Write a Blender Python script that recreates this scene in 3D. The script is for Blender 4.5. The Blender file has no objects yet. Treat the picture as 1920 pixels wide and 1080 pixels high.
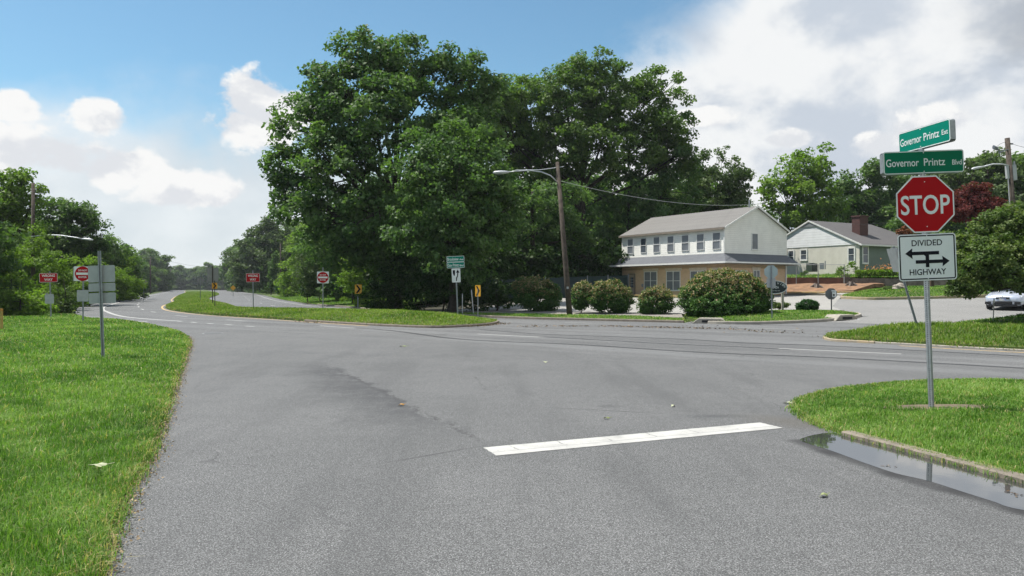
import bpy, math, random
import numpy as np
from mathutils import Vector, Matrix, Euler
from mathutils.geometry import delaunay_2d_cdt

# ------------------------------------------------------------------ camera, light, exposure
SC = bpy.context.scene
COL = SC.collection
F, HC = 1400.0, 1.68                       # focal length in photo pixels, eye height in metres
cam = bpy.data.objects.new("camera", bpy.data.cameras.new("camera"))
COL.objects.link(cam)
cam.location = (0, 0, HC)
cam.rotation_euler = (math.radians(90), 0, 0)
cam.data.sensor_width = 36
cam.data.lens = 36 * F / 1920
cam.data.clip_start = 0.1
cam.data.clip_end = 6000
SC.camera = cam
SC.view_settings.view_transform = 'Standard'
SC.view_settings.look = 'None'
SC.view_settings.gamma = 1
SC.view_settings.use_curve_mapping = False
SC.view_settings.exposure = 0.6
SC.cycles.max_bounces = 6
SC.cycles.diffuse_bounces = 3
SC.cycles.glossy_bounces = 3
SC.cycles.transmission_bounces = 4
SC.cycles.transparent_max_bounces = 6
SC.cycles.caustics_reflective = False
SC.cycles.caustics_refractive = False
SC.cycles.use_light_tree = False

SUN_EL = math.radians(64.5)
SUN_DIR = Vector((-0.95 * math.cos(SUN_EL), 0.312 * math.cos(SUN_EL), math.sin(SUN_EL))).normalized()
sun = bpy.data.objects.new("sun", bpy.data.lights.new("sun", 'SUN'))
COL.objects.link(sun)
sun.data.energy = 4.6
sun.data.angle = math.radians(0.53)
sun.data.color = (1.0, 0.95, 0.87)
sun.rotation_euler = SUN_DIR.to_track_quat('Z', 'Y').to_euler()
sun.location = (-60, 30, 120)


class NT:
    """small expression helper for shader node trees"""
    def __init__(self, tree):
        self.t = tree
        self.n = tree.nodes
        self.l = tree.links

    def put(self, sock, v):
        if isinstance(v, bpy.types.NodeSocket):
            self.l.new(v, sock)
        elif isinstance(v, (tuple, list)):
            sock.default_value = tuple(v) + ((1,) if len(v) == 3 and sock.type == 'RGBA' else ())
        else:
            sock.default_value = v

    def node(self, kind, **kw):
        nd = self.n.new(kind)
        for k, v in kw.items():
            setattr(nd, k, v)
        return nd

    def m(self, op, a, b=0.0, c=0.0, clamp=False):
        nd = self.n.new('ShaderNodeMath')
        nd.operation = op
        nd.use_clamp = clamp
        for i, v in enumerate((a, b, c)):
            if i < len(nd.inputs):
                self.put(nd.inputs[i], v)
        return nd.outputs[0]

    def add(self, a, b): return self.m('ADD', a, b)
    def sub(self, a, b): return self.m('SUBTRACT', a, b)
    def mul(self, a, b): return self.m('MULTIPLY', a, b)
    def mx(self, a, b): return self.m('MAXIMUM', a, b)

    def step(self, x, lo, hi, a=0.0, b=1.0, smooth=True):
        nd = self.n.new('ShaderNodeMapRange')
        nd.interpolation_type = 'SMOOTHSTEP' if smooth else 'LINEAR'
        for i, v in enumerate((x, lo, hi, a, b)):
            self.put(nd.inputs[i], v)
        return nd.outputs[0]

    def noise(self, vec, scale, detail=3.0, rough=0.55, dist=0.0):
        nd = self.n.new('ShaderNodeTexNoise')
        if vec is not None:
            self.l.new(vec, nd.inputs['Vector'])
        nd.inputs['Scale'].default_value = scale
        nd.inputs['Detail'].default_value = detail
        nd.inputs['Roughness'].default_value = rough
        nd.inputs['Distortion'].default_value = dist
        return nd.outputs['Fac']

    def mix(self, f, a, b, mode='MIX'):
        nd = self.n.new('ShaderNodeMix')
        nd.data_type = 'RGBA'
        nd.blend_type = mode
        self.put(nd.inputs['Factor'], f)
        self.put(nd.inputs[6], a)
        self.put(nd.inputs[7], b)
        return nd.outputs[2]


def build_world():
    w = bpy.data.worlds.new("World")
    SC.world = w
    w.use_nodes = True
    t = NT(w.node_tree)
    bg = t.n['Background']
    bg.inputs[1].default_value = 0.1
    sky = t.n.new('ShaderNodeTexSky')
    sky.sky_type = 'NISHITA'
    sky.sun_disc = False
    sky.sun_elevation = SUN_EL
    sky.sun_rotation = math.atan2(SUN_DIR.x, SUN_DIR.y)
    sky.air_density = 1.0
    sky.dust_density = 0.6
    sky.ozone_density = 2.0
    tc = t.n.new('ShaderNodeTexCoord')
    d = tc.outputs['Generated']
    sp = t.n.new('ShaderNodeSeparateXYZ')
    t.l.new(d, sp.inputs[0])
    x, y, z = sp.outputs
    az = t.m('ARCTAN2', x, y)
    el = t.m('ARCSINE', z)
    # stretched direction for billowing noise
    cb = t.n.new('ShaderNodeCombineXYZ')
    t.put(cb.inputs[0], t.mul(az, 1.0)); t.put(cb.inputs[1], t.mul(el, 1.35)); t.put(cb.inputs[2], t.mul(y, 0.35))
    v = cb.outputs[0]
    n1 = t.noise(v, 9.0, 9.0, 0.58, 0.15)
    n2 = t.noise(v, 3.2, 6.0, 0.55, 0.3)
    nf = t.noise(v, 26.0, 8.0, 0.62, 0.3)
    off = t.n.new('ShaderNodeVectorMath'); off.operation = 'ADD'
    t.l.new(v, off.inputs[0]); off.inputs[1].default_value = (-0.015, 0.03, 0)
    n1b = t.noise(off.outputs[0], 9.0, 9.0, 0.58, 0.15)
    off2 = t.n.new('ShaderNodeVectorMath'); off2.operation = 'ADD'
    t.l.new(v, off2.inputs[0]); off2.inputs[1].default_value = (5.2, 1.3, 0.7)
    n3 = t.noise(off2.outputs[0], 5.0, 7.0, 0.55, 0.2)

    def blob(a0, e0, ra, re):
        p = t.m('POWER', t.mul(t.sub(az, a0), 1 / ra), 2.0)
        q = t.m('POWER', t.mul(t.sub(el, e0), 1 / re), 2.0)
        return t.sub(1.0, t.m('SQRT', t.add(p, q)))

    # cumulus heads: azimuth, elevation, half sizes (radians)
    cum = None
    for b in CUMULUS:
        s = blob(*b)
        cum = s if cum is None else t.mx(cum, s)
    cum = t.add(cum, t.mul(t.sub(n1, 0.5), 2.6))
    cum = t.add(cum, t.mul(t.sub(nf, 0.5), .9))
    mc = t.step(cum, 0.0, 0.34)
    # broad stratus: low in the sky and a wide sheet to the right
    low = t.sub(0.212, el)
    low = t.add(low, t.mul(t.sub(n2, 0.5), 0.22))
    low = t.add(low, t.mul(t.sub(n1, 0.5), 0.10))
    ml = t.mul(t.step(low, -0.035, 0.075), 0.93)
    edge = t.add(t.mul(t.sub(az, 0.0), 0.42), 0.265)
    edge = t.add(edge, t.mul(t.step(az, 0.25, 0.5), 0.25))
    sheet = t.add(t.sub(edge, el), t.mul(t.sub(n1, 0.5), 0.14))
    ms = t.mul(t.step(sheet, -0.01, 0.09), t.step(az, -0.08, 0.06))
    # scattered cloud over the rest of the dome
    rest = t.step(n2, 0.5, 0.68)
    away = t.mx(t.step(t.m('ABSOLUTE', az), 0.75, 1.1), t.step(el, 0.5, 0.75))
    mr = t.mul(t.mul(rest, away), 0.85)
    # cloud tones
    lit = t.step(t.add(t.sub(n1, n1b), t.mul(t.sub(n1, .5), .25)), -0.10, 0.06)
    white = t.mix(lit, (5.0, 5.15, 5.4), (6.3, 6.3, 6.25))
    veil = t.mix(t.step(n3, 0.38, 0.66), (4.6, 4.95, 5.25), (5.7, 5.9, 6.05))
    gz = t.mul(t.step(el, 0.14, 0.27), t.step(az, 0.50, 0.66))
    dark = t.mul(gz, t.step(n3, 0.42, 0.6))
    sheetc = t.mix(t.step(t.add(n3, t.mul(t.sub(n1, .5), .8)), 0.39, 0.66), (6.0, 6.1, 6.15), (3.9, 4.3, 4.85))
    sheetc = t.mix(t.mul(dark, 0.75), sheetc, (2.1, 2.25, 2.5))
    skyc = t.mix(1.0, sky.outputs[0], SKY_TINT, 'MULTIPLY')
    c = t.mix(mr, skyc, white)
    c = t.mix(ml, c, veil)
    c = t.mix(ms, c, sheetc)
    c = t.mix(mc, c, white)
    t.put(bg.inputs[0], c)
    w.cycles.sampling_method = 'MANUAL'
    w.cycles.sample_map_resolution = 1024


def _cl(px, py, rx, ry):
    a = math.atan((px - 960) / F)
    e = math.atan((540 - py) / F * math.cos(a))
    return (a, e, rx / F * math.cos(a) ** 2, ry / F * math.cos(a))


SKY_TINT = (.74, .95, .92)
CUMULUS = [_cl(15, 195, 70, 34), _cl(195, 217, 76, 40), _cl(490, 195, 74, 56), _cl(485, 240, 100, 48), _cl(550, 200, 60, 50),
           _cl(20, 285, 90, 60), _cl(110, 305, 110, 50), _cl(220, 320, 120, 55), _cl(330, 355, 120, 40),
           _cl(1740, 235, 85, 40), _cl(1660, 275, 60, 30), _cl(1320, 220, 60, 22), _cl(1470, 262, 45, 18)]
build_world()

# ------------------------------------------------------------------ ground heights and photo-to-plan helpers
def sm(x, a, b):
    t = np.clip((x - a) / (b - a), 0, 1)
    return t * t * (3 - 2 * t)


def H(x, y):
    """natural ground: level by the highway, rising gently to the north-east"""
    s = np.clip(np.asarray(x) * .52 + (np.asarray(y) - 41.2) * .85, 0, 45)
    return .043 * s * sm(np.asarray(x), -9, 3)


def g(px, py):
    D = F * HC / (py - 540)
    return ((px - 960) / F * D, D)


def gt(px, py):
    """plan point where a sight line meets the rising ground"""
    dx, dz = (px - 960) / F, (540 - py) / F
    for D in np.arange(4, 140, .05):
        if HC + dz * D <= H(dx * D, D):
            return (dx * D, D)
    return (dx * 140, 140.)


def at(px, D):
    return (px - 960) / F * D


def zat(py, D):
    return HC + (540 - py) / F * D


# ------------------------------------------------------------------ mesh helpers
def link(o, parent=None):
    COL.objects.link(o)
    if parent is not None:
        o.parent = parent
    return o


def tag(o, label=None, cat=None, group=None, kind=None):
    for k, v in (("label", label), ("category", cat), ("group", group), ("kind", kind)):
        if v:
            o[k] = v
    return o


def thing(name, label, cat, loc=(0, 0, 0), rot=(0, 0, 0), group=None):
    o = bpy.data.objects.new(name, None)
    o.empty_display_size = .2
    o.location = loc
    o.rotation_euler = rot
    link(o)
    return tag(o, label, cat, group)


class MB:
    def __init__(self):
        self.v, self.f, self.mi = [], [], []
        self.M = Matrix.Identity(4)

    def _add(self, vs, fs, mi=0):
        b = len(self.v)
        self.v += [tuple(self.M @ Vector(p)) for p in vs]
        self.f += [tuple(b + i for i in q) for q in fs]
        self.mi += [mi] * len(fs)
        return self

    def box(self, c, s, mi=0, R=None):
        x, y, z = s[0] / 2, s[1] / 2, s[2] / 2
        vs = [Vector(p) for p in ((-x, -y, -z), (x, -y, -z), (x, y, -z), (-x, y, -z), (-x, -y, z), (x, -y, z), (x, y, z), (-x, y, z))]
        if R is not None:
            vs = [R @ p for p in vs]
        vs = [p + Vector(c) for p in vs]
        return self._add(vs, [(0, 3, 2, 1), (4, 5, 6, 7), (0, 1, 5, 4), (1, 2, 6, 5), (2, 3, 7, 6), (3, 0, 4, 7)], mi)

    def prism(self, poly, y0, y1, mi=0):
        """outline in x,z (anticlockwise seen from -y) given depth from y0 (front) to y1 (back)"""
        n = len(poly)
        vs = [(p[0], y0, p[1]) for p in poly] + [(p[0], y1, p[1]) for p in poly]
        fs = [tuple(range(n)), tuple(range(2 * n - 1, n - 1, -1))]
        fs += [(i, n + i, n + (i + 1) % n, (i + 1) % n) for i in range(n)]
        return self._add(vs, fs, mi)

    def slab(self, poly, z0, z1, mi=0):
        n = len(poly)
        vs = [(p[0], p[1], z1) for p in poly] + [(p[0], p[1], z0) for p in poly]
        fs = [tuple(range(n)), tuple(range(2 * n - 1, n - 1, -1))]
        fs += [(i, n + i, n + (i + 1) % n, (i + 1) % n) for i in range(n)]
        return self._add(vs, fs, mi)

    def ring(self, outer, inner, y0, y1, mi=0):
        n = len(outer)
        vs = [(p[0], y, p[1]) for y in (y0, y1) for p in outer] + [(p[0], y, p[1]) for y in (y0, y1) for p in inner]
        fs = []
        for i in range(n):
            j = (i + 1) % n
            fs += [(i, j, 2 * n + j, 2 * n + i), (n + i, 3 * n + i, 3 * n + j, n + j), (i, n + i, n + j, j), (2 * n + i, 2 * n + j, 3 * n + j, 3 * n + i)]
        return self._add(vs, fs, mi)

    def tube(self, pts, rad, n=8, mi=0, cap=True):
        pts = [Vector(p) for p in pts]
        if not hasattr(rad, '__len__'):
            rad = [rad] * len(pts)
        vs, fs = [], []
        for i, p in enumerate(pts):
            d = (pts[min(i + 1, len(pts) - 1)] - pts[max(i - 1, 0)]).normalized()
            a = d.cross(Vector((0, 0, 1)) if abs(d.z) < .9 else Vector((1, 0, 0))).normalized()
            b = d.cross(a)
            for k in range(n):
                t = 2 * math.pi * k / n
                vs.append(p + (a * math.cos(t) + b * math.sin(t)) * rad[i])
        for i in range(len(pts) - 1):
            for k in range(n):
                q = (k + 1) % n
                fs.append((i * n + k, (i + 1) * n + k, (i + 1) * n + q, i * n + q))
        if cap:
            fs.append(tuple(range(n)))
            fs.append(tuple((len(pts) - 1) * n + k for k in range(n - 1, -1, -1)))
        return self._add(vs, fs, mi)

    def loft(self, rings, mi=0, cap=True):
        n = len(rings[0])
        vs = [p for r in rings for p in r]
        fs = []
        for i in range(len(rings) - 1):
            for k in range(n):
                q = (k + 1) % n
                fs.append((i * n + k, i * n + q, (i + 1) * n + q, (i + 1) * n + k))
        if cap:
            fs.append(tuple(range(n - 1, -1, -1)))
            fs.append(tuple((len(rings) - 1) * n + k for k in range(n)))
        return self._add(vs, fs, mi)

    def quad(self, a, b, c, d, mi=0):
        return self._add([a, b, c, d], [(0, 1, 2, 3)], mi)

    def build(self, name, mats, parent=None, smooth=False, bevel=0):
        me = bpy.data.meshes.new(name)
        me.from_pydata(self.v, [], self.f)
        mats = mats if isinstance(mats, (list, tuple)) else [mats]
        for m_ in mats:
            me.materials.append(m_)
        me.polygons.foreach_set('material_index', self.mi)
        if smooth:
            me.polygons.foreach_set('use_smooth', [True] * len(me.polygons))
        me.update()
        o = bpy.data.objects.new(name, me)
        link(o, parent)
        if bevel:
            bv = o.modifiers.new('bevel', 'BEVEL')
            bv.width = bevel
            bv.segments = 2
            bv.limit_method = 'ANGLE'
        return o


def circle(r, n=32, cx=0, cz=0):
    return [(cx + r * math.cos(2 * math.pi * k / n), cz + r * math.sin(2 * math.pi * k / n)) for k in range(n)]


def rrect(w, h, r, n=5):
    out = []
    for cx, cz, a0 in ((w / 2 - r, h / 2 - r, 0), (-w / 2 + r, h / 2 - r, 90), (-w / 2 + r, -h / 2 + r, 180), (w / 2 - r, -h / 2 + r, 270)):
        for k in range(n + 1):
            a = math.radians(a0 + 90 * k / n)
            out.append((cx + r * math.cos(a), cz + r * math.sin(a)))
    return out


def octagon(w):
    R = w / 2 / math.cos(math.pi / 8)
    return [(R * math.cos(math.pi / 8 + k * math.pi / 4), R * math.sin(math.pi / 8 + k * math.pi / 4)) for k in range(8)]


def smooth_line(pts, n=6, closed=False):
    """Catmull-Rom through the points"""
    P = [np.array(p, float) for p in pts]
    out = []
    N = len(P)
    for i in range(N if closed else N - 1):
        p0 = P[(i - 1) % N] if closed or i > 0 else P[0]
        p1, p2 = P[i], P[(i + 1) % N]
        p3 = P[(i + 2) % N] if closed or i + 2 < N else P[-1]
        for k in range(n):
            t = k / n
            out.append(tuple(.5 * ((2 * p1) + (-p0 + p2) * t + (2 * p0 - 5 * p1 + 4 * p2 - p3) * t * t + (-p0 + 3 * p1 - 3 * p2 + p3) * t ** 3)))
    if not closed:
        out.append(tuple(P[-1]))
    return out


def inside(poly, X, Y):
    poly = np.asarray(poly)
    r = np.zeros(len(X), bool)
    n = len(poly)
    for i in range(n):
        x1, y1 = poly[i]
        x2, y2 = poly[(i + 1) % n]
        c = ((y1 > Y) != (y2 > Y))
        with np.errstate(divide='ignore', invalid='ignore'):
            xi = (x2 - x1) * (Y - y1) / (y2 - y1) + x1
        r ^= c & (X < xi)
    return r


def edge_dist(poly, X, Y):
    d = np.full(len(X), 1e9)
    n = len(poly)
    for i in range(n):
        a = np.array(poly[i]); b = np.array(poly[(i + 1) % n])
        ab = b - a
        L = max(ab @ ab, 1e-9)
        t = np.clip(((X - a[0]) * ab[0] + (Y - a[1]) * ab[1]) / L, 0, 1)
        d = np.minimum(d, np.hypot(X - a[0] - t * ab[0], Y - a[1] - t * ab[1]))
    return d


def region(name, poly, zf, mat, spacing=1.0, kind='structure', skirt=0.0, parent=None):
    """a sheet of ground with the given outline, draped on zf(x, y)"""
    poly = [tuple(map(float, p)) for p in poly]
    P = np.array(poly)
    x0, y0 = P.min(0); x1, y1 = P.max(0)
    pts = list(poly)
    if spacing:
        gx, gy = np.meshgrid(np.arange(x0, x1, spacing), np.arange(y0, y1, spacing))
        gx, gy = gx.ravel(), gy.ravel()
        ok = inside(poly, gx, gy)
        gx, gy = gx[ok], gy[ok]
        ok = edge_dist(poly, gx, gy) > spacing * .3
        pts += list(zip(gx[ok], gy[ok]))
    n = len(poly)
    vs, _, fs, *_ = delaunay_2d_cdt([Vector(p) for p in pts], [(i, (i + 1) % n) for i in range(n)], [], 1, 1e-5)
    X = np.array([v.x for v in vs]); Y = np.array([v.y for v in vs])
    Z = np.broadcast_to(zf(X, Y), X.shape)
    mb = MB()
    mb._add(list(zip(X, Y, Z)), [tuple(f) for f in fs])
    if skirt:
        zp = np.broadcast_to(zf(P[:, 0], P[:, 1]), (n,))
        vs2 = [(p[0], p[1], z) for p, z in zip(poly, zp)] + [(p[0], p[1], z - skirt) for p, z in zip(poly, zp)]
        mb._add(vs2, [(i, (i + 1) % n, n + (i + 1) % n, n + i) for i in range(n)])
    o = mb.build(name, mat, parent, smooth=True)
    me = o.data
    # faces up
    up = [p.normal.z for p in me.polygons[:min(50, len(me.polygons))]]
    if sum(up) < 0:
        me.flip_normals()
    return tag(o, kind=kind)


def strip(mb, pts, w, zf=lambda x, y: 0.0, dz=.004):
    P = np.array(pts, float)
    d = np.gradient(P, axis=0)
    d /= np.linalg.norm(d, axis=1)[:, None]
    nrm = np.stack([-d[:, 1], d[:, 0]], 1)
    L, R = P + nrm * w / 2, P - nrm * w / 2
    vs = [(p[0], p[1], float(zf(*p)) + dz) for p in L] + [(p[0], p[1], float(zf(*p)) + dz) for p in R]
    n = len(P)
    mb._add(vs, [(n + i, n + i + 1, i + 1, i) for i in range(n - 1)])


def kerb(name, pts, mat, w=.16, h=.13, zf=lambda x, y: 0.0, label=None, out=None):
    """concrete kerb swept along a plan line; pts run with the road on their right"""
    P = np.array(pts, float)
    d = np.gradient(P, axis=0)
    d /= np.linalg.norm(d, axis=1)[:, None]
    nrm = np.stack([-d[:, 1], d[:, 0]], 1)
    o_ = -w + .04 if out is None else out
    prof = [(o_, -.1), (o_ + .01, h * .75), (o_ + .03, h), (w + o_, h), (w + o_, -.1)]
    rings = []
    for p, q in zip(P, nrm):
        z = float(zf(*p))
        rings.append([(p[0] + q[0] * a, p[1] + q[1] * a, z + b) for a, b in prof])
    o = MB().loft(rings).build(name, mat)
    return tag(o, kind='structure')


# ------------------------------------------------------------------ materials
MATS = {}


def mat(name, col, col2=None, rough=.7, scale=8., spec=.4, metal=0., bump=0., bscale=60., detail=4., coat=0.):
    if name in MATS:
        return MATS[name]
    m_ = bpy.data.materials.new(name)
    m_.use_nodes = True
    t = NT(m_.node_tree)
    b = t.n['Principled BSDF']
    geo = t.n.new('ShaderNodeTexCoord').outputs['Object']
    if col2 is None:
        col2 = tuple(c * .8 for c in col)
    t.put(b.inputs['Base Color'], t.mix(t.step(t.noise(geo, scale, detail), .3, .7), col, col2))
    b.inputs['Roughness'].default_value = rough
    b.inputs['Specular IOR Level'].default_value = spec
    b.inputs['Metallic'].default_value = metal
    b.inputs['Coat Weight'].default_value = coat
    if bump:
        bp = t.n.new('ShaderNodeBump')
        bp.inputs['Strength'].default_value = bump
        bp.inputs['Distance'].default_value = .02
        t.put(bp.inputs['Height'], t.noise(geo, bscale, 3.))
        t.l.new(bp.outputs[0], b.inputs['Normal'])
    MATS[name] = m_
    return m_


def leaf_mat(name, c0, c1, c2, trans=.3, rough=.45):
    if name in MATS:
        return MATS[name]
    m_ = bpy.data.materials.new(name)
    m_.use_nodes = True
    t = NT(m_.node_tree)
    b = t.n['Principled BSDF']
    at_ = t.n.new('ShaderNodeAttribute')
    at_.attribute_name = 'shade'
    rp = t.n.new('ShaderNodeValToRGB')
    t.l.new(at_.outputs['Fac'], rp.inputs[0])
    e = rp.color_ramp.elements
    e[0].position, e[0].color = 0.1, (*c0, 1)
    e[1].position, e[1].color = .95, (*c2, 1)
    mid = e.new(.55)
    mid.color = (*c1, 1)
    t.l.new(rp.outputs[0], b.inputs['Base Color'])
    b.inputs['Roughness'].default_value = rough + .08
    b.inputs['Specular IOR Level'].default_value = .17
    tr = t.n.new('ShaderNodeBsdfTranslucent')
    t.put(tr.inputs[0], t.mix(1., rp.outputs[0], (1.25, 1.5, .55), 'MULTIPLY'))
    ms = t.n.new('ShaderNodeMixShader')
    ms.inputs[0].default_value = trans
    t.l.new(b.outputs[0], ms.inputs[1])
    t.l.new(tr.outputs[0], ms.inputs[2])
    t.l.new(ms.outputs[0], t.n['Material Output'].inputs[0])
    MATS[name] = m_
    return m_


def asphalt_mat(name, base, tone, speck=.5, wear=False):
    m_ = bpy.data.materials.new(name)
    m_.use_nodes = True
    t = NT(m_.node_tree)
    b = t.n['Principled BSDF']
    P = t.n.new('ShaderNodeNewGeometry').outputs['Position']
    fine = t.noise(P, 88., 2., .75)
    fine2 = t.noise(P, 130., 1., .6)
    big = t.noise(P, .28, 6., .68)
    mid = t.noise(P, 2.3, 5., .65)
    c = t.mix(t.step(big, .36, .64), base, tone)
    c = t.mix(t.mul(t.step(mid, .45, .75), .35), c, tuple(v * .8 for v in base))
    sp = t.step(t.add(t.mul(fine, .65), t.mul(fine2, .35)), .40, .62)
    c = t.mix(t.mul(sp, speck), t.mix(1., c, (.5, .5, .5), 'MULTIPLY'), tuple(v * 2.1 for v in base))
    wn = t.n.new('ShaderNodeTexWhiteNoise')
    wn.noise_dimensions = '3D'
    fl = t.n.new('ShaderNodeVectorMath'); fl.operation = 'SNAP'
    t.l.new(P, fl.inputs[0]); fl.inputs[1].default_value = (.0085, .0085, .5)
    t.l.new(fl.outputs[0], wn.inputs['Vector'])
    grit = t.m('POWER', wn.outputs['Value'], 1.6)
    gc = t.n.new('ShaderNodeCombineXYZ')
    for i_ in range(3):
        t.put(gc.inputs[i_], t.add(.58, t.mul(grit, 1.09)))
    c = t.mix(1. if wear else .5, c, gc.outputs[0], 'MULTIPLY')
    # light mineral chips
    vo = t.n.new('ShaderNodeTexVoronoi')
    vo.inputs['Scale'].default_value = 85.
    t.l.new(P, vo.inputs['Vector'])
    chip = t.mul(t.step(vo.outputs['Distance'], .34, .1), t.step(fine, .48, .56))
    c = t.mix(t.mul(chip, .8), c, (.5, .5, .49))
    if wear:
        spx = t.n.new('ShaderNodeSeparateXYZ')
        t.l.new(P, spx.inputs[0])
        X, Y, _ = spx.outputs
        warp = t.mul(t.sub(t.noise(P, 1.2, 5., .65), .5), 1.1)

        def band(ax, ay, bx, by, w, soft, e=(.3, -.8)):
            L = math.hypot(bx - ax, by - ay)
            ux, uy = (bx - ax) / L, (by - ay) / L
            s = t.add(t.mul(t.sub(X, ax), ux), t.mul(t.sub(Y, ay), uy))
            q = t.add(t.add(t.mul(t.sub(X, ax), -uy), t.mul(t.sub(Y, ay), ux)), t.mul(warp, w))
            k = t.step(t.m('ABSOLUTE', q), w, w - soft)
            k = t.mul(k, t.mul(t.step(s, -e[0], -e[1]), t.step(s, L + e[0], L + e[1])))
            return k, q, s
        # faint wheel-worn bands along the through lanes
        cb_ = t.n.new('ShaderNodeCombineXYZ')
        t.put(cb_.inputs[0], t.add(t.mul(X, .79 * .06), t.mul(Y, -.61 * .06)))
        t.put(cb_.inputs[1], t.add(t.mul(X, .61 * .9), t.mul(Y, .79 * .9)))
        lanes = t.noise(cb_.outputs[0], 1., 4., .6)
        far_ = t.step(t.add(t.mul(X, .61), t.mul(Y, .79)), 14., 18.)
        c = t.mix(t.mul(t.mul(t.step(lanes, .42, .62), far_), .28), c, (.20, .205, .21))
        c = t.mix(t.mul(t.mul(t.step(lanes, .48, .34), far_), .25), c, (.075, .077, .08))
        # darker traffic stains in the approach lane
        cb2 = t.n.new('ShaderNodeCombineXYZ')
        t.put(cb2.inputs[0], t.mul(X, .75)); t.put(cb2.inputs[1], t.mul(Y, .09))
        appr = t.noise(cb2.outputs[0], 1.3, 5., .65)
        c = t.mix(t.mul(t.mul(t.step(appr, .46, .66), t.sub(1., far_)), .30), c, (.055, .056, .058))
        # long worn seam running to the stop bar, dark on its near side
        k1, q, s = band(-4.5, 17.4, -.2, 7.9, 1.3, .1)
        wob_ = t.mul(t.sub(t.noise(P, 3.5, 6., .7), .5), .5)
        qs = t.add(q, t.mul(wob_, .5))
        side = t.mul(t.step(qs, -1.35, -.1), t.step(qs, .05, -.03))
        side = t.mul(side, t.mul(t.step(s, -.2, 2.5), t.step(s, 10.6, 7.5)))
        patch = t.mul(side, t.step(t.noise(P, 4., 7., .75), .22, .60))
        c = t.mix(t.mul(patch, .75), c, (.042, .043, .046))
        wig = t.add(t.add(t.mul(t.sub(X, -4.5), .911), t.mul(t.sub(Y, 17.4), .412)), t.mul(t.sub(t.noise(P, 4.5, 7., .75), .5), .5))
        k2 = t.mul(t.step(t.m('ABSOLUTE', wig), .04, .008), t.mul(t.step(s, 1.2, 3.0), t.step(s, 10.4, 9.6)))
        k2 = t.mul(k2, t.step(t.noise(P, 2.2, 4.), .36, .52))
        c = t.mix(t.mul(k2, .6), c, (.03, .03, .031))
        # dried oil drips
        vs_ = t.n.new('ShaderNodeTexVoronoi')
        vs_.inputs['Scale'].default_value = .55
        t.l.new(P, vs_.inputs['Vector'])
        sepc = t.n.new('ShaderNodeSeparateColor')
        t.l.new(vs_.outputs['Color'], sepc.inputs[0])
        drip = t.mul(t.step(t.add(vs_.outputs['Distance'], t.mul(t.sub(t.noise(P, 9., 4.), .5), .10)), .13, .03), t.step(sepc.outputs[0], .55, .6))
        c = t.mix(t.mul(drip, .45), c, (.045, .045, .047))
        # soil and dust worked onto the pavement beside the left grass
        for sa, sb in (((180, 1080), (240, 920)), ((240, 920), (303, 790)), ((303, 790), (346, 668)), ((346, 668), (353, 640))):
            ga, gb = [((q_[0] - 960) / (q_[1] - 540) * HC, F * HC / (q_[1] - 540)) for q_ in (sa, sb)]
            k9, _, _ = band(ga[0] + .08, ga[1], gb[0] + .08, gb[1], .34, .32, (.05, .05))
            c = t.mix(t.mul(t.mul(k9, t.step(t.noise(P, 6., 6., .7), .34, .6)), .6), c, (.17, .135, .095))
        k3, _, _ = band(-.25, 8.0, -1.3, 7.1, .03, .025)
        c = t.mix(t.mul(k3, .7), c, (.03, .03, .032))
        k4, _, _ = band(2.2, 9.75, 3.1, 9.8, .2, .17)
        c = t.mix(t.mul(k4, .8), c, (.036, .038, .042))
        k8, _, _ = band(.2, 10.6, 2.3, 9.9, .035, .03)
        c = t.mix(t.mul(k8, .6), c, (.03, .03, .032))
        k5, _, _ = band(-7.5, 19.5, 3.0, 17.5, .9, .8)
        c = t.mix(t.mul(t.mul(k5, t.step(t.noise(P, 1.3, 6., .7), .45, .65)), .35), c, (.06, .06, .065))
        # damp earth washed onto the pavement beside the verge
        for sa, sb in (((1500, 826), (1566, 849)), ((1560, 846), (1685, 890)), ((1675, 886), (1805, 923)), ((1795, 919), (1930, 960)), ((1915, 955), (2060, 1004))):
            ga, gb = [((q_[0] - 960) / (q_[1] - 540) * HC, F * HC / (q_[1] - 540)) for q_ in (sa, sb)]
            k7, _, _ = band(ga[0] - .03, ga[1] - .02, gb[0] - .03, gb[1] - .02, .19, .16, (.16, .0))
            c = t.mix(t.mul(k7, .75), c, (.028, .028, .029))
        k6, _, _ = band(3.0, 9.9, 3.9, 8.8, .5, .45)
        c = t.mix(t.mul(k6, .5), c, (.085, .075, .06))
        # hairline cracks
        vc = t.n.new('ShaderNodeTexVoronoi')
        vc.feature = 'DISTANCE_TO_EDGE'
        vc.inputs['Scale'].default_value = .16
        wv = t.n.new('ShaderNodeVectorMath'); wv.operation = 'ADD'
        nz = t.n.new('ShaderNodeTexNoise'); nz.inputs['Scale'].default_value = .8; nz.inputs['Detail'].default_value = 5
        t.l.new(P, nz.inputs['Vector'])
        sc_ = t.n.new('ShaderNodeVectorMath'); sc_.operation = 'SCALE'; sc_.inputs['Scale'].default_value = 1.6
        t.l.new(nz.outputs['Color'], sc_.inputs[0])
        t.l.new(P, wv.inputs[0]); t.l.new(sc_.outputs[0], wv.inputs[1])
        t.l.new(wv.outputs[0], vc.inputs['Vector'])
        cr = t.mul(t.step(vc.outputs['Distance'], .0035, .001), t.step(t.noise(P, .5, 3.), .5, .6))
        c = t.mix(t.mul(cr, .5), c, (.04, .04, .042))
    t.put(b.inputs['Base Color'], c)
    b.inputs['Roughness'].default_value = .82
    b.inputs['Specular IOR Level'].default_value = .35
    bp = t.n.new('ShaderNodeBump')
    bp.inputs['Strength'].default_value = .12
    bp.inputs['Distance'].default_value = .004
    t.put(bp.inputs['Height'], sp)
    t.l.new(bp.outputs[0], b.inputs['Normal'])
    MATS[name] = m_
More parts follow.
